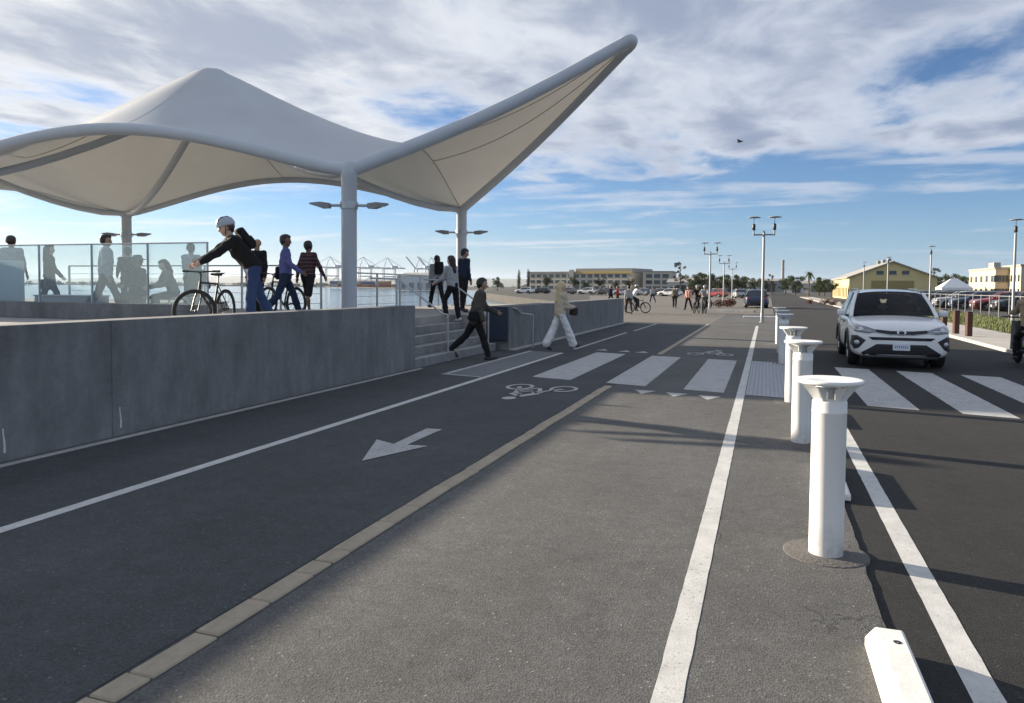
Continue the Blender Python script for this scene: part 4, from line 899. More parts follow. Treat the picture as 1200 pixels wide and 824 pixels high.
        b = MB(); b.tube([(s*.60, .05, zc(.05)-.03), (s*.605, 0, zc(0)+.025), (s*.62, -1.3, zc(-1.3)+.025), (s*.61, -1.4, zc(-1.4)-.03)], .018, 6); b.build('roof_rail', M_GALV, t)
        b = MB(); b.box((s*.90, .66, 1.06), (s*1.09, .80, 1.21), bev=.045); o = b.build('mirror', M_CARW, t)
        b = MB(); b.box((s*.915, .655, 1.08), (s*1.075, .664, 1.19), bev=.003); b.build('mirror_glass', M_DGLASS, o); b = MB(); b.box((s*.82, .72, 1.05), (s*.93, .78, 1.09)); b.build('mirror_arm', M_BLACK, o)
        b = MB(); b.tube([(s*.12+.1, .985+.08, 1.085), (s*.35+.22, .80, 1.20)], .009, 5); b.build('wiper', M_BLACK, t)
    for wy in WY:
        for s in (1, -1):
            b = MB(); b.lathe([(.20, s*.70), (.32, s*.685), (.35, s*.71), (.355, s*.75), (.355, s*.86), (.345, s*.90), (.30, s*.915), (.235, s*.905)], 30, (0, wy, WR), 'x'); w = b.build('wheel', M_RUBBER, t)
            b = MB(); b.lathe([(.235, s*.905), (.225, s*.90), (.22, s*.84), (.05, s*.83)], 26, (0, wy, WR), 'x', caps=False); b.lathe([(0, s*.90), (.05, s*.90), (.055, s*.87)], 14, (0, wy, WR), 'x', caps=False)
            for k in range(5):
                a = 6.2832*k/5+.3; b.tube([(s*.888, wy+.04*math.cos(a), WR+.04*math.sin(a)), (s*.893, wy+.225*math.cos(a), WR+.225*math.sin(a))], [.034, .022], 6)
            b.build('rim', M_RIM, w); b = MB(); b.lathe([(.19, s*.80), (.19, s*.82), (.0, s*.825)], 18, (0, wy, WR), 'x'); b.build('brake_disc', M_DARK, w)
            b = MB(); b.lathe([(.40, s*.60), (.40, s*.61)], 24, (0, wy, WR), 'x'); b.build('wheel_well', M_BLACK, t)
    b = MB(); b.box((-.70, -2.1, .20), (.70, 2.0, .245)); b.build('underbody', M_BLACK, t)
    return t
suv = build_car('white compact sport utility vehicle driving toward the crosswalk', 'car', 'sport_utility_vehicle')
suv.location = (2.62, 16.45+2.32, -.012); suv.rotation_euler = (0, 0, math.pi-.02); suv.scale = (1, 1, .965)
# a cream soft toy on the dashboard
toy = thing('soft_toy', 'small cream soft toy behind the white car windscreen', 'toy', (2.45, 18.12, 1.12), 0.2)
b = MB(); b.lathe([(0, 0), (.06, .01), (.085, .06), (.07, .12), (.03, .15)], 14); b.build('toy_body', mat('plush_cream', (.72, .62, .42), .95, bump=.4), toy)
b = MB(); b.lathe([(0, .13), (.05, .14), (.068, .19), (.05, .24), (0, .255)], 14)
for s in (-1, 1): b.lathe([(0, .0), (.025, .012), (.022, .035), (0, .045)], 8, (s*.05, 0, .225))
b.build('toy_head', MATS['plush_cream'], toy)
for s in (-1, 1): b = MB(); b.tube([(s*.06, 0, .11), (s*.12, -.02, .06)], [.028, .022], 8); b.build('toy_arm', MATS['plush_cream'], toy)
def recolour(t, m):
    for o in [t]+list(t.children_recursive):
        if o.type == 'MESH' and o.data.materials and o.data.materials[0] == M_CARW: o.material_slots[0].link = 'OBJECT'; o.material_slots[0].material = m
CARP = {k: mat('car_paint_'+k, c, .3, coat=.6) for k, c in dict(navy=(.02, .035, .08), black=(.015, .016, .018), silver=(.42, .43, .44), red=(.28, .02, .02), grey=(.12, .125, .13), blue=(.03, .07, .16), teal=(.02, .10, .11)).items()}
def more_car(px, D, rz, paint_, label, sz=1.0, z=-.03):
    c = copy_tree(suv); c.location = AT(px, D, z); c.rotation_euler = (0, 0, rz); c.scale = (1, 1, sz); c['label'] = label; c['group'] = 'cars parked along the far street'; c.name = 'parked_car'
    if paint_: recolour(c, CARP[paint_])
    return c

# ------------------------------------------------------------ motor scooter
def scooter(label, loc, rz):
    t = thing('motor_scooter', label, 'scooter', loc, rz)
    for y in (.62, -.58):
        b = MB(); b.lathe([(.12, -.055), (.20, -.055), (.235, -.03), (.24, 0), (.235, .03), (.20, .055), (.12, .055)], 22, (0, y, .24), 'x'); w = b.build('wheel', M_RUBBER, t)
        b = MB(); b.lathe([(.02, -.06), (.12, -.045), (.12, .045), (.02, .06)], 16, (0, y, .24), 'x'); b.build('rim', M_RIM, w)
    dk = CARP['black']
    b = MB()
    def shell(u, v):
        y = -.86+.72*u; a = math.pi*(v*1.1-.05); w_ = .17*math.sin(math.pi*min(1, .25+u*.7))**.6; return Vector((w_*math.cos(a), y, .44+(.18+.08*(1-u))*math.sin(a)+.05*(1-u)))
    b.grid(shell, 8, 10); b.build('tail_body', dk, t)
    b = MB(); b.box((-.15, -.78, .70), (.15, -.02, .78), bev=.035); b.build('seat', M_BLACK, t)
    b = MB(); b.box((-.17, -.1, .26), (.17, .38, .32), bev=.02); b.build('footboard', dk, t)
    b = MB(); b.grid(lambda u, v: Vector(((v-.5)*(.40-.12*u), .36+.22*u-.04*math.cos(math.pi*(v-.5)), .32+.62*u)), 6, 6); b.grid(lambda u, v: Vector(((v-.5)*(.40-.12*u), .39+.22*u+.04*math.cos(math.pi*(v-.5)), .32+.62*u)), 6, 6); b.build('front_shield', dk, t)
    b = MB(); b.tube([(0, .60, .26), (0, .52, .95)], .03, 8); b.tube([(-.36, .40, 1.03), (-.15, .50, 1.02), (.15, .50, 1.02), (.36, .40, 1.03)], .016, 8); hb = b.build('handlebar', M_DARK, t)
    for s in (-1, 1): b = MB(); b.tube([(s*.22, .47, 1.03), (s*.3, .45, 1.22)], .007, 5); b.lathe([(0, -.01), (.06, -.008), (.06, .008), (0, .01)], 12, (s*.31, .45, 1.25), 'y'); b.build('mirror', M_DARK, hb)
    b = MB(); b.box((-.09, -.90, .56), (.09, -.84, .64), bev=.015); b.build('tail_light', MATS['tail_lens'], t)
    b = MB(); b.box((-.10, -.89, .36), (.10, -.875, .48)); b.build('licence_plate', MATS['plate_white'], t)
    b = MB(); b.tube([(.13, -.15, .24), (.17, -.45, .27), (.18, -.85, .34)], [.03, .05, .05], 10); b.build('exhaust', M_GALV, t)
    b = MB(); b.grid(lambda u, v: Vector(((v-.5)*.14, -.58+.28*math.cos(math.pi*(.25+.6*u)), .24+.29*math.sin(math.pi*(.25+.6*u)))), 6, 2); b.build('mudguard', dk, t)
    return t
# ------------------------------------------------------------ lamps
def lamp(px, D, label, twin=True, z=-.01, rz=0.0):
    p = AT(px, D, z); t = thing('street_lamp', label, 'street lamp', p, rz, 'grey street lamps along the road')
    b = MB(); b.lathe([(.13, 0), (.13, .03), (.085, .05), (.075, .5), (.065, .55), (.055, 4.25), (.03, 4.3)], 14); b.build('pole', M_POLE, t)
    xs = (-.46, .46) if twin else (0,)
    if twin: b = MB(); b.tube([(-.46, 0, 4.12), (.46, 0, 4.12)], .035, 8); b.build('crossbar', M_POLE, t)
    for x in xs:
        b = MB(); b.tube([(x, 0, 4.08), (x, 0, 4.35)], .035, 8); b.build('upright', M_POLE, t)
        b = MB(); b.lathe([(.05, 4.33), (.075, 4.36), (.075, 4.60), (.05, 4.63), (.012, 4.64), (.012, 4.92)], 12, (x, 0, 0)); b.build('lamp_body', M_DARK, t)
        b = MB(); b.lathe([(0, 4.98), (.18, 4.965), (.31, 4.93), (.31, 4.915), (0, 4.91)], 20, (x, 0, 0)); b.build('reflector_disc', M_POLE, t)
lamp(894, 34.8, 'nearest twin headed street lamp, tall in the middle of view')
lamp(832, 55, 'second twin headed street lamp standing left of the nearest one')
lamp(848, 76, 'third twin headed street lamp, between two smaller lamps')
lamp(858, 98, 'farthest twin headed street lamp beside the dark parked car')
lamp(1188, 35, 'single headed street lamp at the right edge behind the scooter rider', False)
lamp(1090, 57, 'single headed street lamp right of the white car', False)
lamp(1040, 77, 'single headed street lamp in front of the yellow hangar gable', False)
lamp(1012, 92, 'single headed street lamp near the left corner of yellow hangar', False)

# ------------------------------------------------------------ right side: pavement, posts, grass, fence
sb = MB(); sb.box((6.0, 20, -.05), (8.2, 150, .06), bev=.015); sidewalk = struct(sb.build('sidewalk', concrete('sidewalk_concrete', .40, (1.06, 1, .92), .12)))
gb_ = MB(); gb_.box((8.25, 28, -.05), (12.4, 62, .05)); lawn = struct(gb_.build('lawn', mat('lawn_soil', (.09, .10, .04), .95, var=.35, vscale=3)))
M_GRASS = mat('grass_blade', (.13, .15, .05), .8, var=.4, vscale=1.3)
rg = random.Random(5); gm = MB()
for _ in range(9000):
    x, y = rg.uniform(8.3, 12.3), rg.uniform(28.1, 61.9); a = rg.uniform(0, 6.28); hh = rg.uniform(.07, .2); w = .018; dx, dy = math.cos(a)*w, math.sin(a)*w; l = rg.uniform(-.06, .06)
    gm.add([(x-dx, y-dy, .04), (x+dx, y+dy, .04), (x+l, y+l, .04+hh)], [(0, 1, 2)])
tag(gm.build('grass', M_GRASS), 'patchy green and straw coloured grass beside the right pavement', 'grass', kind='stuff')
def rust_post(px, py, label):
    p = G(px, py, .06); t = thing('rust_post', label, 'post', p, .2, 'rusty steel posts by the road')
    b = MB(); b.box((-.085, -.085, 0), (.085, .085, .80), bev=.012); b.build('shaft', M_RUST, t); b = MB(); b.box((-.09, -.09, .80), (.09, .09, .815), bev=.006); b.build('cap', M_DARK, t)
rust_post(1106, 388, 'rusty square post nearest the white car mirror'); rust_post(1120, 391, 'middle one of the three rusty square posts'); rust_post(1135, 394, 'rightmost one of three rusty square posts')
fe = thing('fence', 'low pale post and rail fence in front of the parked cars', 'fence', (12.7, 38, 0))
pk = MB(); pk.box((-.025, -.035, 0), (.025, .035, 1.35), bev=.006); pkm = pk.mesh('fence_post', mat('fence_white', (.25, .255, .26), .6, var=.1))
for k in range(22): inst('post', pkm, fe, (0, k*1.9, -.03))
for z in (1.25,): b = MB(); b.box((-.012, 0, z), (.012, 40, z+.03)); b.build('rail', MATS['fence_white'], fe)
rl = MB(); kb = MB()
for (x0, x1, y0, y1, lab) in ((6.9, 8.0, 62, 110, 'low red brown hedge along the right side of the far road'),):
    pass

# ------------------------------------------------------------ trees and shrubs
def foliage(name, c1, c2):
    k = NT(name); oi = k.n('ShaderNodeObjectInfo'); c = k.mix(k.rng(k.noise(.9, 3), .3, .7), c1, c2)
    h = k.n('ShaderNodeHueSaturation'); k.l(c, h.inputs['Color']); k.l(k.rng(oi.outputs['Random'], 0, 1, .75, 1.2), h.inputs['Value'])
    k.l(h.outputs[0], k.b.inputs['Base Color']); k.b.inputs['Roughness'].default_value = .7; k.b.inputs['Specular IOR Level'].default_value = .2
    tr = k.n('ShaderNodeBsdfTranslucent'); k.l(h.outputs[0], tr.inputs[0]); ms = k.n('ShaderNodeMixShader'); ms.inputs[0].default_value = .25
    k.l(k.b.outputs[0], ms.inputs[1]); k.l(tr.outputs[0], ms.inputs[2]); k.l(ms.outputs[0], k.out.inputs[0]); return k.m
M_LEAF = foliage('leaf_green', (.035, .055, .022), (.075, .10, .035)); M_LEAFD = foliage('leaf_dark', (.02, .032, .018), (.045, .06, .03)); M_LEAFR = foliage('leaf_rust', (.08, .03, .02), (.14, .06, .035))
M_BARK = mat('bark', (.09, .07, .055), .95, var=.3, vscale=9)
def crown_mesh(clumps, nleaf, size, m, seed):
    r = random.Random(seed); b = MB(); tot = sum(c[3]**2 for c in clumps)
    for (cx, cy, cz, cr) in clumps:
        for _ in range(int(nleaf*cr**2/tot)):
            d = Vector((r.gauss(0, 1), r.gauss(0, 1), r.gauss(0, 1))).normalized()*cr*(r.random()**.4)*r.uniform(.8, 1.12)
            p = Vector((cx, cy, cz))+Vector((d.x, d.y, d.z*.85)); u = Vector((r.gauss(0, 1), r.gauss(0, 1), r.gauss(0, .6))).normalized(); w = u.cross(Vector((r.gauss(0, 1), r.gauss(0, 1), r.gauss(0, 1)))).normalized(); s = size*r.uniform(.6, 1.3)
            b.add([p-u*s*.5, p+w*s*.32, p+u*s*.5, p-w*s*.32], [(0, 1, 2, 3)])
    return b.mesh('crown', m)
def tree_kind(kind, seed):
    r = random.Random(seed); tb = MB(); cl = []
    if kind == 'round':
        tb.tube([(0, 0, 0), (.03, 0, .9), (0, .03, 1.7), (.02, 0, 2.6)], [.12, .09, .08, .04], 7)
        for k in range(16): a = r.uniform(0, 6.28); rr = r.uniform(.2, 1.15); z = r.uniform(1.9, 3.5); cl.append((rr*math.cos(a), rr*math.sin(a), z, r.uniform(.40, .65))); tb.tube([(0, 0, 1.5), (rr*.5*math.cos(a), rr*.5*math.sin(a), (z+1.5)/2+.1), (rr*.9*math.cos(a), rr*.9*math.sin(a), z)], [.05, .03, .012], 5)
        return tb.mesh('trunk', M_BARK), crown_mesh(cl, 1500, .20, M_LEAFD, seed)
    if kind == 'broad':
        tb.tube([(0, 0, 0), (.1, 0, 1.4), (.0, .1, 2.8), (.1, 0, 4.2)], [.24, .19, .14, .06], 8)
        for k in range(22): a = r.uniform(0, 6.28); rr = r.uniform(.3, 2.4); z = r.uniform(2.4, 6.2)-rr*.25; cl.append((rr*math.cos(a), rr*math.sin(a), z, r.uniform(.6, 1.05))); tb.tube([(0, 0, 1.8), (rr*.5*math.cos(a), rr*.5*math.sin(a), (z+2.2)/2+.2), (rr*.9*math.cos(a), rr*.9*math.sin(a), z)], [.09, .05, .02], 5)
        return tb.mesh('trunk', M_BARK), crown_mesh(cl, 2600, .34, M_LEAF, seed)
    if kind == 'cypress':
        tb.tube([(0, 0, 0), (0, 0, 3), (0, 0, 7)], [.16, .12, .03], 7)
        for k in range(22): z = .5+k*.32; rr = .18*r.random(); a = r.uniform(0, 6.28); cl.append((rr*math.cos(a), rr*math.sin(a), z, .62*math.sin(math.pi*min(.97, .18+.8*k/22))**.7+.12))
        return tb.mesh('trunk', M_BARK), crown_mesh(cl, 1800, .24, M_LEAFD, seed)
    if kind == 'sparse':
        tb.tube([(0, 0, 0), (.15, 0, 2.5), (-.1, .1, 5), (.2, 0, 8.2)], [.22, .17, .12, .03], 7)
        for k in range(15): a = r.uniform(0, 6.28); rr = r.uniform(.4, 1.9); z = r.uniform(3.2, 8.6); cl.append((rr*math.cos(a), rr*math.sin(a), z, r.uniform(.35, .7))); tb.tube([(0, 0, z-1.0), (rr*.6*math.cos(a), rr*.6*math.sin(a), z-.3), (rr*math.cos(a), rr*math.sin(a), z)], [.06, .04, .015], 5)
        return tb.mesh('trunk', M_BARK), crown_mesh(cl, 1100, .30, M_LEAFD, seed)
    if kind == 'palm':
        tb.tube([(0, 0, 0), (.05, 0, 2), (.1, 0, 4.2), (.1, 0, 6)], [.2, .16, .14, .13], 8); b = MB()
        for k in range(26):
            a = r.uniform(0, 6.28); e = r.uniform(-.7, 1.2); L = r.uniform(1.4, 2.0); pts = [Vector((.1, 0, 6))+Vector((math.cos(a)*L*q*math.cos(e*(1-q*.9)), math.sin(a)*L*q*math.cos(e*(1-q*.9)), L*(math.sin(e)*q-.75*q*q))) for q in (0, .35, .7, 1)]
            for i in range(3):
                sd = Vector((-math.sin(a), math.cos(a), 0))*(.18 if i < 2 else .08); b.add([pts[i]-sd, pts[i]+sd, pts[i+1]+sd*.8, pts[i+1]-sd*.8], [(0, 1, 2, 3)])
        return tb.mesh('trunk', M_BARK), b.mesh('crown', M_LEAF)
TK = {(k, s): tree_kind(k, s*13+len(k)) for k in ('round', 'broad', 'sparse') for s in (1, 2)}
TK[('cypress', 1)] = tree_kind('cypress', 4); TK[('palm', 1)] = tree_kind('palm', 8)
def tree(kind, v, px, D, h, label, group=None, name='tree', z=-.03, wide=1.0):
    base = {'round': 4.0, 'broad': 6.8, 'sparse': 9.0, 'cypress': 7.6, 'palm': 7.0}[kind]; s = h/base
    t = thing(name, label, 'tree', AT(px, D, z), random.uniform(0, 6), group); t.scale = (s*wide, s*wide, s); a, c = TK[(kind, v)]; inst('trunk', a, t); inst('crown', c, t)
for px, D, h, lab in ((608, 238, 7.2, 'left one of two slim dark cypresses by the long beige building'), (619, 240, 7.4, 'right one of two slim dark cypresses by the long beige building')): tree('cypress', 1, px, D, h, lab, 'slim cypresses', 'cypress_tree')
for i, (px, h, lab) in enumerate(((640, 4.6, 'round dark tree before the left end of the beige building'), (672, 4.6, 'round dark tree right of the walking blonde woman'), (686, 3.2, 'smallest round tree in front of the beige building'), (703, 4.7, 'round dark tree below the middle of the beige building'), (722, 3.4, 'low round tree above the person in red'), (738, 4.4, 'round dark tree before the right end of the beige building'))): tree('round', 1+i % 2, px, 205+3*i, h, lab, 'round trees before the beige building', 'round_tree', wide=1.15)
for kind, v, px, D, h, lab in (('sparse', 1, 797, 175, 8.0, 'tall thin sparse tree right of the beige building'), ('broad', 1, 826, 190, 6.3, 'broad tree behind the second twin lamp'), ('broad', 2, 851, 210, 5.8, 'bushy tree behind the third twin lamp'), ('broad', 1, 872, 230, 6.0, 'bushy tree left of the nearest lamp pole'), ('broad', 2, 884, 235, 5.2, 'lower bushy tree right above the dark parked car'),
                               ('sparse', 2, 904, 200, 5.6, 'sparse tree just right of the nearest lamp pole'), ('broad', 1, 921, 225, 5.3, 'bushy tree below the far chimney'), ('palm', 1, 948, 150, 5.6, 'palm tree left of the yellow hangar'), ('broad', 2, 960, 170, 4.6, 'green bush like tree touching the yellow hangar'), ('broad', 1, 966, 160, 4.2, 'small tree at the left corner of the yellow hangar'),
                               ('sparse', 1, 1094, 210, 8.2, 'tall dark tree right of the yellow hangar'), ('broad', 1, 1102, 190, 5.9, 'dark broad tree behind the white tent'), ('broad', 2, 1116, 185, 6.0, 'dark broad tree left of the tan building'), ('broad', 1, 1128, 180, 5.6, 'dark tree touching the tan building'), ('broad', 2, 812, 150, 4.6, 'bushy tree between the olive and pink pedestrians'), ('broad', 1, 838, 165, 5.0, 'bushy tree just right of the second twin lamp'), ('broad', 2, 862, 180, 5.2, 'bushy tree left of the farthest twin lamp'), ('round', 1, 896, 140, 3.4, 'small round tree behind the nearest lamp pole'), ('broad', 1, 932, 190, 5.6, 'bushy tree right of the far tower'), ('round', 2, 975, 120, 3.2, 'small round tree against the hangar side'), ('broad', 2, 583, 260, 5.2, 'low dark tree behind the climber in tan jacket'), ('broad', 1, 566, 270, 4.4, 'low bush like tree left of the cypresses')): tree(kind, v, px, D, h, lab)
r_ = random.Random(31); b = MB()                       # far-off wood on the other shore, one mass
for k in range(340):
    px = r_.uniform(-150, 900) if k < 220 else r_.uniform(760, 1330); D = r_.uniform(900, 1500) if k < 220 else r_.uniform(330, 520); p = AT(px, D, -.5); R0 = r_.uniform(3, 6.0) if k < 220 else r_.uniform(2.2, 4.0)
    for _ in range(26):
        d = Vector((r_.gauss(0, 1), r_.gauss(0, 1), abs(r_.gauss(0, .8)))).normalized()*R0*r_.random()**.4; q = p+Vector((d.x*1.5, d.y, d.z)); u = Vector((r_.gauss(0, 1), r_.gauss(0, .3), r_.gauss(0, 1))).normalized()*R0*.32; w = Vector((r_.gauss(0, 1), 0, r_.gauss(0, 1))).normalized()*R0*.26
        b.add([q-u, q+w, q+u, q-w], [(0, 1, 2, 3)])
tag(b.build('far_wood', M_LEAFD), 'dark far-off trees lining the horizon across the water and road', 'trees', kind='stuff')
def shrub(px, D, w, h, label, n=700, z=-.01):
    r = random.Random(int(px*7+D)); cl = [(r.uniform(-w/2, w/2), r.uniform(-.3, .3), h*r.uniform(.35, .65), h*.5) for _ in range(int(3+w*3))]
    t = thing('shrub', label, 'shrub', AT(px, D, z), YAW*.5, 'red brown roadside shrubs'); inst('foliage', crown_mesh(cl, n, .12, M_LEAFR, int(px)), t)
    b = MB()
    for c in cl[::2]: b.tube([(c[0], c[1], 0), (c[0], c[1], c[2])], .015, 4)
    b.build('stem', M_BARK, t)
shrub(841, 60, 1.5, .75, 'red brown shrub between the second and third lamp'); shrub(854, 63, 1.2, .8, 'red brown shrub right of the third lamp'); shrub(965, 75, 3.2, .6, 'red brown shrub row left of the yellow hangar'); shrub(985, 70, 2.0, .55, 'red brown shrub beside the white car roof')

# ------------------------------------------------------------ buildings
def facing(px): return YAW-math.atan((px-600)/FPX)
def windows(t, xs, zs, w, h, y, m=M_DGLASS, frame=True):
    a = MB(); a.box((-w/2, -.05, 0), (w/2, .02, h)); wm = a.mesh('window', m); f = MB(); f.box((-w/2-.08, -.09, -.1), (w/2+.08, -.02, 0)); fm = f.mesh('sill', M_COPE)
    for x in xs:
        for z in zs: o = inst('window', wm, t, (x, y, z)); (inst('sill', fm, o) if frame else None)
M_BEIGE = mat('beige_stucco', (.50, .46, .38), .9, var=.08, vscale=.4); M_YEL = mat('yellow_siding', (.60, .50, .25), .85, var=.08, vscale=.5); M_TAN = mat('tan_stucco', (.55, .46, .32), .9, var=.07, vscale=.4); M_ROOFG = mat('roof_grey', (.30, .29, .27), .8, var=.1, vscale=.4)
p = AT(690, 255); t = thing('long_building', 'long beige three storey building across the lagoon', 'building', (p.x, p.y, -.05), facing(690)-.50)
b = MB(); b.box((-25, 0, 0), (16, 16, 6.6)); b.build('wall', M_BEIGE, t)
b = MB(); b.box((-25.3, -.3, 6.6), (-5, 16.3, 7.0)); b.box((-5, -.3, 6.6), (16.3, 16.3, 8.0)); b.build('roof', M_ROOFG, t)
b = MB(); b.box((-4.9, -.34, 6.2), (16.4, -.31, 7.1)); b.build('fascia_band', mat('ochre_band', (.45, .33, .12), .8), t)
windows(t, [-23+2.6*k for k in range(15)], (.9, 2.9, 4.9), 1.7, 1.1, -.01); b = MB(); b.box((-7.5, -.6, 0), (-5.8, .01, 7.6)); b.build('stair_tower', M_COPE, t)
p = AT(770, 240); t = thing('office_block', 'grey beige block joined to the right of the long building', 'building', (p.x, p.y, -.05), facing(770)-.1)
b = MB(); b.box((-4.6, 0, 0), (5.0, 14, 6.7)); b.build('wall', M_BEIGE, t); b = MB(); b.box((-4.8, -.2, 6.7), (5.2, 14.2, 7.0)); b.build('roof', M_ROOFG, t); windows(t, (-2.6, 0, 2.6), (.8, 2.8, 4.8), 2.0, 1.2, -.01)
p = AT(492, 420); t = thing('warehouse', 'pale grey waterfront warehouse left of the stairs people', 'building', (p.x, p.y, -.8), facing(492)-.35)
b = MB(); b.box((-14, 0, 0), (14, 30, 8.0)); b.build('wall', mat('pale_metal', (.55, .57, .60), .7, var=.06, vscale=.3), t); b = MB(); b.add([(-14.4, -.4, 8), (14.4, -.4, 8), (14.4, 30.4, 8), (-14.4, 30.4, 8), (-14.4, 15, 10), (14.4, 15, 10)], [(0, 1, 5, 4), (2, 3, 4, 5), (0, 4, 3), (1, 2, 5), (0, 3, 2, 1)]); b.build('roof', M_ROOFG, t)
for k in range(5): b = MB(); b.box((-11.5+5*k, -.1, 0), (-8.5+5*k, -.02, 4)); b.build('door', mat('dock_door', (.2, .22, .26), .6), t)
p = AT(995, 118); t = thing('hangar', 'yellow gabled hangar with pale lit side behind the white car', 'building', (p.x, p.y, -.05), 0)
Wd, Ln, He, Hr = 12.4, 30, 3.5, 5.9
b = MB(); b.add([(0, 0, 0), (Wd, 0, 0), (Wd, 0, He), (Wd/2, 0, Hr), (0, 0, He), (0, Ln, 0), (Wd, Ln, 0), (Wd, Ln, He), (Wd/2, Ln, Hr), (0, Ln, He)], [(0, 1, 2, 3, 4), (6, 5, 9, 8, 7), (0, 4, 9, 5), (1, 6, 7, 2)]); b.build('wall', M_YEL, t)
for s in (0, 1):
    b = MB(); x0 = -.35 if s == 0 else Wd+.35; zz = He-.14; b.add([(x0, -.4, zz), (Wd/2, -.4, Hr+.02), (Wd/2, Ln+.4, Hr+.02), (x0, Ln+.4, zz), (x0, -.4, zz+.16), (Wd/2, -.4, Hr+.2), (Wd/2, Ln+.4, Hr+.2), (x0, Ln+.4, zz+.16)], [(0, 1, 5, 4), (1, 2, 6, 5), (2, 3, 7, 6), (3, 0, 4, 7), (4, 5, 6, 7), (0, 3, 2, 1)]); b.build('roof_panel', M_ROOFG, t)
windows(t, (4.4, 6.2, 8.0), (4.0,), 1.0, .55, -.01)
b = MB(); b.box((3.2, -.06, 0), (9.2, -.01, 3.0)); b.build('hangar_door', mat('door_ochre', (.30, .235, .10), .8, var=.1), t)
for k in range(12): b = MB(); b.box((.03+.0, .6+k*2.4, .3), (-.04, 1.6+k*2.4, 1.9)); b.build('window', M_DGLASS, t)
for y in (4, 10, 16): b = MB(); b.lathe([(.3, Hr), (.3, Hr+.5), (.42, Hr+.6), (0, Hr+.85)], 10, (Wd/2, y, 0)); b.build('roof_vent', M_ROOFG, t)
def tan(px, D, w, L, h, label):
    p = AT(px, D); t = thing('tan_building', label, 'building', (p.x, p.y, -.05), 0)
    b = MB(); b.box((0, 0, 0), (w, L, h)); b.build('wall', M_TAN, t); b = MB(); b.box((-.15, -.15, h), (w+.15, L+.15, h+.3)); b.box((w*.3, L*.3, h+.3), (w*.6, L*.5, h+1.2)); b.build('roof', M_ROOFG, t); windows(t, [w*(k+.5)/4 for k in range(4)], (.9, 3.0), 1.2, 1.0, -.01)
    for k in range(5):
        for z in (.9, 3.0): b = MB(); b.box((.02, L*(k+.3)/5, z), (-.05, L*(k+.7)/5, z+1.0)); b.build('window', M_DGLASS, t)
tan(1166, 118, 3.2, 16, 5.0, 'tan flat roofed building left of the edge lamp'); tan(1196, 112, 9, 9, 5.3, 'tan building cut off by the right edge')
p = AT(1118, 92); t = thing('marquee_tent', 'small white pitched tent roof right of the hangar', 'tent', (p.x, p.y, -.03), .1); t.scale = (.58, .58, .95)
b = MB(); b.add([(-3, -2, 2.0), (3, -2, 2.0), (3, 2, 2.0), (-3, 2, 2.0), (-.6, 0, 3.2), (.6, 0, 3.2)], [(0, 1, 5, 4), (1, 2, 5), (2, 3, 4, 5), (3, 0, 4)]); b.add([(-3, -2, 1.7), (3, -2, 1.7), (3, 2, 1.7), (-3, 2, 1.7), (-3, -2, 2), (3, -2, 2), (3, 2, 2), (-3, 2, 2)], [(0, 1, 5, 4), (1, 2, 6, 5), (2, 3, 7, 6), (3, 0, 4, 7)]); b.build('roof', M_WHITE, t)
for x in (-2.9, 2.9):
    for y in (-1.9, 1.9): b = MB(); b.tube([(x, y, 0), (x, y, 1.75)], .04, 6); b.build('pole', M_GALV, t)
p = AT(917, 900); t = thing('chimney', 'slim far-off grey tower above the treetops', 'tower', (p.x, p.y, 0)); b = MB(); b.lathe([(2.2, 0), (1.7, 20), (1.5, 34), (1.8, 34.5), (1.8, 36)], 12); b.build('shaft', M_ROOFG, t); b = MB(); b.lathe([(2.2, 25), (2.2, 26)], 12); b.build('gallery', M_ROOFG, t)

# ------------------------------------------------------------ harbour cranes
M_CRANE = mat('crane_steel', (.42, .45, .50), .6)
def crane(px, D, h, raised, label):
    t = thing('harbour_crane', label, 'crane', AT(px, D, -.6), facing(px)+(.15 if not raised else .3), 'harbour gantry cranes across the water')
    b = MB()
    for x in (-9, 9):
        for y in (-8, 8): b.tube([(x, y, 0), (x, y, h*.62)], .9, 5)
    for y in (-8, 8): b.tube([(-9, y, h*.35), (9, y, h*.35)], .8, 5); b.tube([(-9, y, h*.62), (9, y, h*.62)], .8, 5); b.tube([(-9, y, 1), (9, y, h*.35)], .5, 4)
    b.build('portal', M_CRANE, t); b = MB(); b.tube([(-9, 0, h*.62), (-3, 0, h), (9, 0, h*.62)], .7, 5); b.build('apex_frame', M_CRANE, t)
    b = MB()
    if raised: b.tube([(-9, 0, h*.62), (-24, 0, h*1.02)], 1.1, 5); b.tube([(-9, 0, h*.62), (26, 0, h*.62)], 1.1, 5)
    else: b.tube([(-44, 0, h*.64), (26, 0, h*.64)], 1.1, 5)
    b.build('boom', M_CRANE, t); b = MB()
    if not raised: b.tube([(-3, 0, h), (-30, 0, h*.65)], .35, 4)
    b.tube([(-3, 0, h), (24, 0, h*.63)], .35, 4); b.build('stay', M_CRANE, t)
    b = MB(); b.box((4, -3, h*.62), (14, 3, h*.72)); b.build('machine_house', M_CRANE, t)
for px, D, h, rs, lab in ((389, 1150, 46, False, 'leftmost harbour crane beside the nearest canopy column'), (428, 1180, 47, False, 'harbour crane just right of the nearest canopy column'), (456, 1200, 47, False, 'harbour crane left of the pale warehouse'), (494, 1100, 44, True, 'left harbour crane with raised boom'), (507, 1120, 45, True, 'right harbour crane with raised boom')): crane(px, D, h, rs, lab)
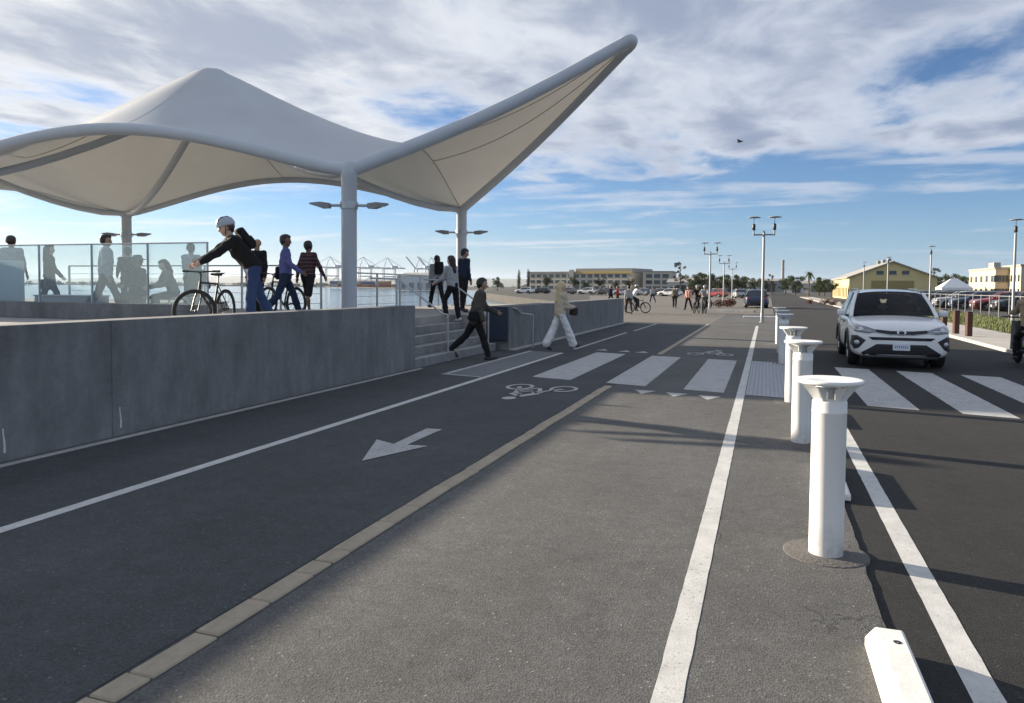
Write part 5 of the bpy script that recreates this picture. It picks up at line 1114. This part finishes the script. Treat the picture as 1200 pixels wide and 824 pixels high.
# stacked containers on the quay
rc = random.Random(9); cmats = [mat('container_'+n, c, .6, var=.1) for n, c in (('red', (.25, .06, .04)), ('blue', (.05, .1, .2)), ('grey', (.3, .31, .32)), ('orange', (.35, .15, .05)), ('white', (.55, .55, .55)))]
cb_ = MB(); cb_.box((-6, -1.2, 0), (6, 1.2, 2.5)); ctm = [cb_.mesh('container', m) for m in cmats]
for k in range(14):
    px = 395+k*9.2; pos = AT(px, 640+rc.uniform(-20, 20), -.03); nst = rc.choice((1, 2, 2))
    for j in range(nst):
        kk = rc.randrange(5); o = inst('shipping_container', ctm[kk], None, (pos.x, pos.y, -.03+2.52*j), (0, 0, facing(px)))
        tag(o, 'far-off %s shipping container, %s place from the left on the quay%s' % (('red', 'blue', 'grey', 'orange', 'white')[kk], ('first second third fourth fifth sixth seventh eighth ninth tenth eleventh twelfth thirteenth fourteenth'.split())[k], ', upper one' if j else ', on the ground'), 'container', 'far-off shipping containers on the quay')
        d_ = MB(); d_.box((-5.9, -1.26, .1), (-3.2, -1.2, 2.4)); d_.build('container_door', cmats[kk], o)
# hills
hb_ = MB(); rh = random.Random(2); nh = 120
def ridge(i): x = i/nh; return 26+34*math.sin(x*5.1+.6)**2+22*math.sin(x*13+1)**2+14*math.sin(x*37)**2+8*rh.random()
top_ = []; bot = []; bk = []
for i in range(nh+1):
    px = -250+1750*i/nh; p = AT(px, 6200); hh = ridge(i)*(1.15 if px > 480 else .35+.8*max(0, (px+250)/730)**2); top_.append((p.x, p.y, hh)); q = AT(px, 5200); bot.append((q.x, q.y, -3)); q = AT(px, 8800); bk.append((q.x, q.y, -3))
hb_.add(bot+top_+bk, [(i, i+1, nh+2+i, nh+1+i) for i in range(nh)]+[(nh+1+i, nh+2+i, 2*nh+3+i, 2*nh+2+i) for i in range(nh)], 0, True)
struct(hb_.build('hills', mat('hill_scrub', (.10, .11, .09), .95, var=.3, vscale=.004)))

# ------------------------------------------------------------ parked cars
more_car(886, 62, .05, 'navy', 'dark blue car behind the nearest lamp pole', .9, -.014)
more_car(688, 168, 1.3, None, 'white car parked beyond the far wall', .9); more_car(615, 172, 1.4, None, 'white car parked left of the blonde woman', .9)
for px, D, rz, c, lab in ((634, 176, 1.4, 'black', 'black car parked beside the white one left of the blonde woman'), (664, 166, 1.3, 'grey', 'grey car parked just right of the blonde woman'), (709, 160, 1.2, 'black', 'black car parked behind the far person in dark clothes'), (731, 150, 1.3, 'silver', 'silver car parked behind the far person in red'), (752, 146, 1.1, 'navy', 'navy car parked above the far cyclist in white'), (771, 140, 1.2, 'black', 'black car parked in front of the grey beige block'), (785, 138, 1.2, None, 'white car parked left of the olive pedestrian'), (838, 128, 1.0, 'red', 'red car parked behind the red brown shrub'), (866, 120, .2, 'silver', 'silver car parked left of the nearest lamp pole')): more_car(px, D, rz, c, lab, .9)
rl_ = random.Random(77)
for px, D, w, h, c, lab in ((800, 210, 9, 3.2, 'white', 'low white shed behind the olive pedestrian'), (812, 260, 14, 4.5, 'grey', 'low grey shed between the sparse tree and second lamp'), (862, 300, 16, 4.2, 'white', 'low white shed behind the farthest twin lamp'), (905, 330, 12, 5.0, 'grey', 'low grey shed right of the nearest lamp pole'), (935, 280, 10, 3.6, 'white', 'low white shed left of the palm')):
    p = AT(px, D, -.05); t = thing('shed', lab, 'shed', p, facing(px)-.2); b = MB(); b.box((-w/2, 0, 0), (w/2, 6, h)); b.build('wall', mat('shed_'+c, (.45, .45, .43) if c == 'white' else (.22, .23, .24), .8, var=.1, vscale=.5), t)
    b = MB(); b.add([(-w/2-.2, -.2, h), (w/2+.2, -.2, h), (w/2+.2, 6.2, h), (-w/2-.2, 6.2, h), (-w/2-.2, 3, h+1), (w/2+.2, 3, h+1)], [(0, 1, 5, 4), (2, 3, 4, 5), (0, 4, 3), (1, 2, 5), (0, 3, 2, 1)]); b.build('roof', M_ROOFG, t); b = MB(); b.box((-w*.2, -.06, 0), (w*.1, -.01, h*.75)); b.build('door', M_DARK, t); windows(t, (-w*.36, w*.25, w*.38), (h*.35,), .9, .8, -.01)
for px, D, rz, c, lab in ((1078, 72, 1.5, 'teal', 'dark teal car parked right of the white car roof'), (1105, 69, 1.45, 'black', 'black car parked below the white tent'), (1128, 66, 1.6, 'silver', 'silver car parked between two dark cars'), (1150, 62, 1.5, 'navy', 'navy car parked left of the red car'), (1178, 58, 1.55, 'red', 'red car parked near the right edge'), (1204, 56, 1.6, 'black', 'black car cut by the right edge')): more_car(px, D, rz, c, lab, .92)
kb = MB(); a_, c_ = AT(826, 51), AT(884, 49); kb.prism([(a_.x, a_.y), (c_.x, c_.y), (c_.x+.1, c_.y+.5), (a_.x+.1, a_.y+.5)], -.03, .13); struct(kb.build('kerb', M_CURB))
for px in (882, 905):
    o = AT(px, 40.5, -.0); kb = MB(); kb.box((o.x-.45, o.y-.12, -.02), (o.x+.45, o.y+.12, .07), bev=.03); tag(kb.build('lane_divider', M_WSTOP), 'low white concrete divider %s the nearest lamp foot' % ('left of' if px < 893 else 'right of'), 'divider')
# bird
t = thing('bird', 'small dark bird flying high against the clouds', 'bird', AT(863, 35, 8.45), 1.2)
b = MB(); b.lathe([(0, -.13), (.02, -.10), (.042, -.02), (.04, .05), (.022, .10), (.02, .12), (0, .15)], 10, axis='y'); b.build('body', M_BLACK, t)
for s in (-1, 1): b = MB(); b.add([(s*.02, .06, .02), (s*.02, -.05, .02), (s*.15, -.04, .09), (s*.14, .07, .10), (s*.28, -.05, .03), (s*.27, .0, .04)], [(0, 1, 2, 3), (3, 2, 4, 5)]); b.add([(s*.02, .06, .012), (s*.02, -.05, .012), (s*.15, -.04, .082), (s*.14, .07, .092), (s*.28, -.05, .028), (s*.27, .0, .035)], [(3, 2, 1, 0), (5, 4, 2, 3)]); b.build('wing', M_BLACK, t)
b = MB(); b.add([(-.015, -.1, 0), (.015, -.1, 0), (.05, -.2, 0), (-.05, -.2, 0), (0, -.1, .012)], [(0, 1, 2, 3), (0, 3, 4), (1, 4, 2), (3, 2, 4)]); b.build('tail', M_BLACK, t)
# ------------------------------------------------------------ deck furniture and people
HB, HBR, HBL, HG = mat('hair_black', (.012, .011, .011), .5), mat('hair_brown', (.05, .03, .02), .5), mat('hair_blonde', (.60, .46, .26), .5, var=.15, vscale=30), mat('hair_grey', (.3, .3, .3), .6)
bt_ = thing('bench', 'grey slab bench behind the frosted glass', 'bench', (-12.75, 13.2, DZ)); b = MB(); b.box((-1.1, -.24, .38), (1.1, .24, .45), bev=.012); b.build('seat', M_COPE, bt_)
for x in (-.85, .85): b = MB(); b.box((x-.09, -.2, 0), (x+.09, .2, .38), bev=.01); b.build('leg', M_COPE, bt_)
t = thing('utility_box', 'low grey steel box behind the frosted glass', 'box', (-15.8, 13.4, DZ)); b = MB(); b.box((-.85, -.3, 0), (.85, .3, .42), bev=.015); b.build('housing', mat('box_grey', (.30, .32, .34), .5), t); b = MB(); b.box((-.87, -.32, .42), (.87, .32, .45), bev=.008); b.build('lid', M_GALV, t)
t = thing('ticket_cabinet', 'pale upright cabinet at the left edge behind glass', 'cabinet', AT(10, 16.3, DZ), YAW+.55); b = MB(); b.box((-.29, -.2, .04), (.29, .2, 1.22), bev=.015); b.build('housing', mat('cabinet_grey', (.55, .58, .60), .45), t); b = MB(); b.box((-.24, -.215, .12), (.24, -.2, 1.1), bev=.005); b.build('door', mat('cabinet_door', (.46, .5, .54), .4), t); b = MB(); b.box((-.26, -.18, 0), (.26, .18, .04)); b.build('plinth', M_DARK, t)
STR = dict(legL=(24, 6, 3), legR=(-20, 18, 3)); STR2 = dict(legL=(-18, 16, 3), legR=(22, 5, 3))
navy = cloth('navy', (.02, .03, .06)); jeans = cloth('jeans', (.035, .06, .14)); blk = cloth('black', (.016, .016, .018)); char = cloth('charcoal', (.04, .04, .045)); lgrey = cloth('light_grey', (.34, .345, .35)); wht = cloth('white', (.74, .73, .72)); beige = cloth('beige', (.56, .48, .36)); blue = cloth('blue', (.10, .11, .26)); tanj = cloth('tan', (.075, .067, .055)); olive = cloth('olive', (.16, .15, .12)); khaki = cloth('khaki', (.36, .28, .19))
def plaid():
    k = NT('cloth_plaid'); sp = k.n('ShaderNodeSeparateXYZ'); k.l(k.co, sp.inputs[0]); s1 = k.math('GREATER_THAN', k.math('SINE', k.math('MULTIPLY', sp.outputs[2], 70), 0), .75); c = k.mix(s1, (.035, .018, .022), (.13, .06, .06)); k.l(c, k.b.inputs['Base Color']); k.b.inputs['Roughness'].default_value = .9; return k.m
plaid_m = plaid()
def hd(px, ytop, H, z0=DZ):                 # distance at which a figure of height H reaches up to the pixel row ytop
    return FPX*(z0+H-CAM_H)/(335.7+(px-600)*.00785-ytop)
def atx(px, x0, z): d = AT(px, 10.0); return Vector((x0, d.y*x0/d.x, z))
# cyclist leaning over his bicycle
cp = AT(296, 11.8, DZ)
r1, J1 = person('man in dark jacket and pale helmet leaning over a bicycle', cp, R(142), 1.86, dict(lean=38, legL=(8, 6, 5), legR=(-20, 8, 5), armL=(52, 8, 6, 4), armR=(48, 8, 10, 4), headpitch=-2), blk, jeans, 'light', HBR, hat='helmet', topname='jacket', trsname='jeans', loose=.02, vox=.013)
hw_ = to_world(r1, (J1['wrL']+J1['wrR'])/2); ba_ = R(194); bkt = bicycle('dark bicycle held by the helmeted man', (hw_.x+.37*math.sin(ba_), hw_.y-.37*math.cos(ba_), DZ), ba_, M_DARK, steer=-.75); bkt.scale = (.95, .95, .95)
bag('backpack', 'black backpack on the helmeted man leaning over a bicycle', 'backpack', r1, J1, J1['chest']-J1['fw']*.19+J1['T']*.06, (.27, .12, .38), blk)
bpy.data.objects['backpack'].rotation_euler = (R(-38), 0, R(142))
r, J = person('man in open dark jacket and white shirt behind the cyclist', AT(302, hd(302, 283, 1.76), DZ), R(185), 1.76, dict(legL=(10, 4, 2), legR=(-8, 8, 2), headyaw=5), blk, blk, 'tan', None, shirt=wht, loose=.02, topname='jacket')
r, J = person('man in blue shirt walking with a dark shoulder bag', AT(334, hd(334, 276, 1.78), DZ), R(-52), 1.78, dict(**STR, headyaw=20, armL=(-14, 10, 20, 0), armR=(16, 10, 40, 10)), blue, navy, 'brown', HB, topname='shirt')
bag('shoulder_bag', 'dark shoulder bag carried by the man in blue shirt', 'bag', r, J, J['hipL']+V3(-.17, -.02, .06), (.12, .34, .28), blk, [[J['hipL']+V3(-.17, .0, .2), J['chest']+V3(-.17, .05, .1), J['shR']+V3(-.06, .02, .07)]])
bicycle('bicycle with thin pale wheels behind the man in blue shirt', AT(331, 16.2, DZ), R(70), M_DARK)
r, J = person('man in dark striped shirt and shorts walking away', AT(361, hd(361, 285, 1.75), DZ), R(-8), 1.75, dict(legL=(14, 4, 3), legR=(-12, 14, 3), armL=(-12, 16, 10, 0), armR=(14, 20, 14, 0)), plaid_m, blk, 'brown', HB, sleeve=.95, long_trs=.56, topname='shirt', trsname='shorts', bulk=1.08)
r, J = person('man in loose pale shirt striding right behind the glass', AT(124, hd(124, 275, 1.8), DZ), R(-48), 1.78, dict(**STR, headyaw=12), lgrey, navy, 'tan', HB, topname='shirt', loose=.04, bulk=1.08)
r, J = person('woman with long hair walking behind the glass with a bag', AT(58, hd(58, 288, 1.66), DZ), R(-44), 1.66, dict(**STR2, armR=(20, 12, 20, 0)), char, navy, 'light', HBR, hairlen=.30, topname='coat', hem=.22, loose=.03)
bag('hand_bag', 'dark hand bag carried by the long haired woman behind glass', 'bag', r, J, J['wrL']+V3(-.02, -.12, -.14), (.14, .34, .26), blk, [[J['wrL']+V3(-.02, -.22, -.04), J['wrL']+V3(-.01, -.05, .02), J['wrL']+V3(-.02, .02, -.05)]])
r, J = person('man in pale shirt behind the upright cabinet, head above glass', AT(14, hd(14, 277, 1.86), DZ), R(30), 1.84, dict(armR=(6, 12, 10, 0)), lgrey, navy, 'tan', HBR, sleeve=.5, topname='shirt')
SIT = dict(legL=(82, 78, 7), legR=(80, 84, 7), armL=(28, 10, 46, 20), armR=(26, 10, 50, 20), footL=0, footR=0)
def seated(seat, H, pose): return seat-skeleton(H, pose)['pel'][2]+.095
po = dict(SIT, lean=8); r, J = person('person in a brimmed hat seated on the bench behind glass', Vector((-13.35, 13.10, DZ+seated(.45, 1.76, po))), R(165), 1.76, po, char, navy, 'tan', HB, hat='brim', topname='jacket', bulk=1.1)
po = dict(SIT, lean=20, headpitch=10); r, J = person('long haired person slumped forward on the bench behind glass', Vector((-12.45, 13.12, DZ+seated(.45, 1.62, po))), R(150), 1.62, po, olive, char, 'light', HBR, hairlen=.2, topname='jacket')
r, J = person('person in grey top standing behind the bench near the glass end', AT(224, hd(224, 287, 1.68), DZ), R(20), 1.68, dict(armL=(20, 6, 60, 10)), lgrey, char, 'tan', HB, topname='top')
r, J = person('person in dark coat standing left of the brimmed hat person', AT(150, hd(150, 291, 1.66), DZ), R(60), 1.66, dict(armL=(16, 8, 40, 10)), char, navy, 'tan', HB, topname='coat', hem=.12)
po = dict(SIT, lean=12); r, J = person('person in grey seated at the bench end nearest the standing man', Vector((-12.05, 13.3, DZ+seated(.45, 1.66, po))), R(20), 1.66, po, olive, blk, 'tan', HB, topname='jacket')
# group on the stairs
r, J = person('person in white top with backpack at the head of the stairs', AT(512, hd(512, 300, 1.68), DZ), R(45), 1.68, dict(**STR), lgrey, blk, 'light', HB, topname='top', hairlen=.12)
bag('backpack', 'dark backpack on the person at the head of the stairs', 'backpack', r, J, J['chest']-J['fw']*.19+J['T']*.06, (.28, .15, .40), blk)
r, J = person('long black haired woman in light jacket climbing the stairs', atx(531, -7.46, RZ*4), R(75), 1.63, dict(legL=(30, 42, 3), legR=(-4, 6, 3), armL=(24, 8, 40, 0), lean=8), lgrey, blk, 'light', HB, hairlen=.30, topname='jacket', shoes=M_SHOEW, loose=.02)
r, J = person('tall dark dressed man turning on the upper steps', atx(543, -8.0, DZ), R(-30), 1.73, dict(legL=(8, 6, 3), legR=(-6, 8, 3), headyaw=35, headpitch=12), navy, blk, 'tan', HB, topname='jacket')
r, J = person('person in tan jacket striding off the lowest step', atx(558, -5.95, 0), R(-66), 1.80, dict(legR=(20, 4, 3), legL=(-28, 20, 3), lean=12, armL=(18, 10, 50, 10), armR=(-10, 10, 30, 0)), tanj, blk, 'tan', HB, topname='jacket', loose=.05, hem=.07, bulk=1.06)
bag('shoulder_bag', 'dark cross body bag on the person striding off the steps', 'bag', r, J, J['hipR']+V3(.17, -.05, .05), (.10, .24, .20), blk, [[J['hipR']+V3(.17, -.02, .14), J['chest']+V3(.1, .14, .05), J['shL']+V3(.03, .03, .07)]])
r, J = person('blonde woman in beige cardigan and wide white trousers', G(656, 411, 0), R(-48), 1.70, dict(legL=(-20, 8, 4), legR=(24, 3, 4), armL=(18, 6, 62, 30), armR=(16, 6, 66, 30), lean=3), beige, wht, 'light', HBL, hairlen=.36, topname='cardigan', hem=.02, loose=.03, bulk=.93, bottomw=3.4, vox=.014)
bag('hand_bag', 'brown bag held at the waist of blonde woman', 'bag', r, J, (J['wrL']+J['wrR'])/2+V3(.05, .03, -.10), (.26, .12, .20), cloth('bag_brown', (.06, .04, .03)), [[J['wrR']+V3(.0, .0, .02), (J['wrL']+J['wrR'])/2+V3(.05, .02, .0)]])
# scooter rider at the right edge
sc = scooter('black motor scooter at the right edge of the road', (5.28, 18.55, -.012), R(-4))
po = dict(SIT, lean=6, legL=(58, 62, 10), legR=(56, 64, 10), armL=(50, 10, 34, 4), armR=(50, 10, 34, 4))
r, J = person('rider in tan jacket and dark helmet on the motor scooter', Vector((5.28, 18.20, -.012+seated(.78, 1.76, po))), R(-4), 1.76, po, khaki, blk, 'tan', None, hat='full', topname='jacket', loose=.04)
bag('backpack', 'dark backpack worn by the scooter rider', 'backpack', r, J, J['chest']-J['fw']*.22+J['T']*.07, (.30, .16, .42), char)
# far figures on the path
FAR = [(716, 66, 70, navy, blk, 1.75, 'far person in dark clothes just above the wall end', STR), (724, 66, 100, cloth('red', (.42, .03, .03)), char, 1.72, 'far person in red top above the end of wall', STR2), (737, 44, 20, lgrey, char, 1.72, 'far walker left of the resting bicycle', STR), (791, 57, 0, olive, blk, 1.74, 'far pedestrian in olive left of the cyclists', STR), (807, 52, 160, cloth('pink', (.5, .28, .24)), blk, 1.68, 'far pedestrian in pink top beside the cyclists', STR2), (765, 75, 40, lgrey, navy, 1.7, 'far small pedestrian between the two cyclists', STR)]
for px, D, rz, tp, tr, H, lab, po in FAR: person(lab, AT(px, D, -.01), R(rz), H, po, tp, tr, 'tan', HB, vox=.028, group='far pedestrians', topname='top')
RIDE = dict(lean=28, legL=(66, 62, 4), legR=(30, 40, 4), armL=(62, 8, 10, 0), armR=(62, 8, 10, 0), footL=0, footR=0, headpitch=-15)
for px, D, rz, tp, lab, bl in ((747, 46, -60, wht, 'far cyclist in white riding near the wall end', 'far bicycle under the rider in white'), (817, 47, 170, blk, 'far cyclist in black riding toward the camera', 'far bicycle under the rider in black'), (826, 46.5, 175, lgrey, 'far cyclist in grey nearest the second lamp', 'far bicycle under the rider in grey')):
    q = AT(px, D, -.008); bicycle(bl, q, R(rz), M_DARK, detail=False); a = R(rz)
    person(lab, Vector((q.x+.28*math.sin(a), q.y-.28*math.cos(a), -.01+seated(.94, 1.72, RIDE))), a, 1.72, RIDE, tp, blk, 'tan', HB, vox=.028, hat='helmet', topname='top')
# ------------------------------------------------------------ the air
hv = NT('haze_air'); hv.t.nodes.remove(hv.b); pv = hv.n('ShaderNodeVolumePrincipled'); pv.inputs['Color'].default_value = (0.80, 0.88, 1.0, 1); pv.inputs['Density'].default_value = 6.5e-5; pv.inputs['Anisotropy'].default_value = 0.35
hv.l(pv.outputs[0], hv.out.inputs['Volume'])
b = MB(); b.box((-9300, -600, -3.6), (6300, 9800, 150)); tag(b.build('haze', hv.m), 'thin pale haze in the air over the harbour', 'haze', kind='stuff')
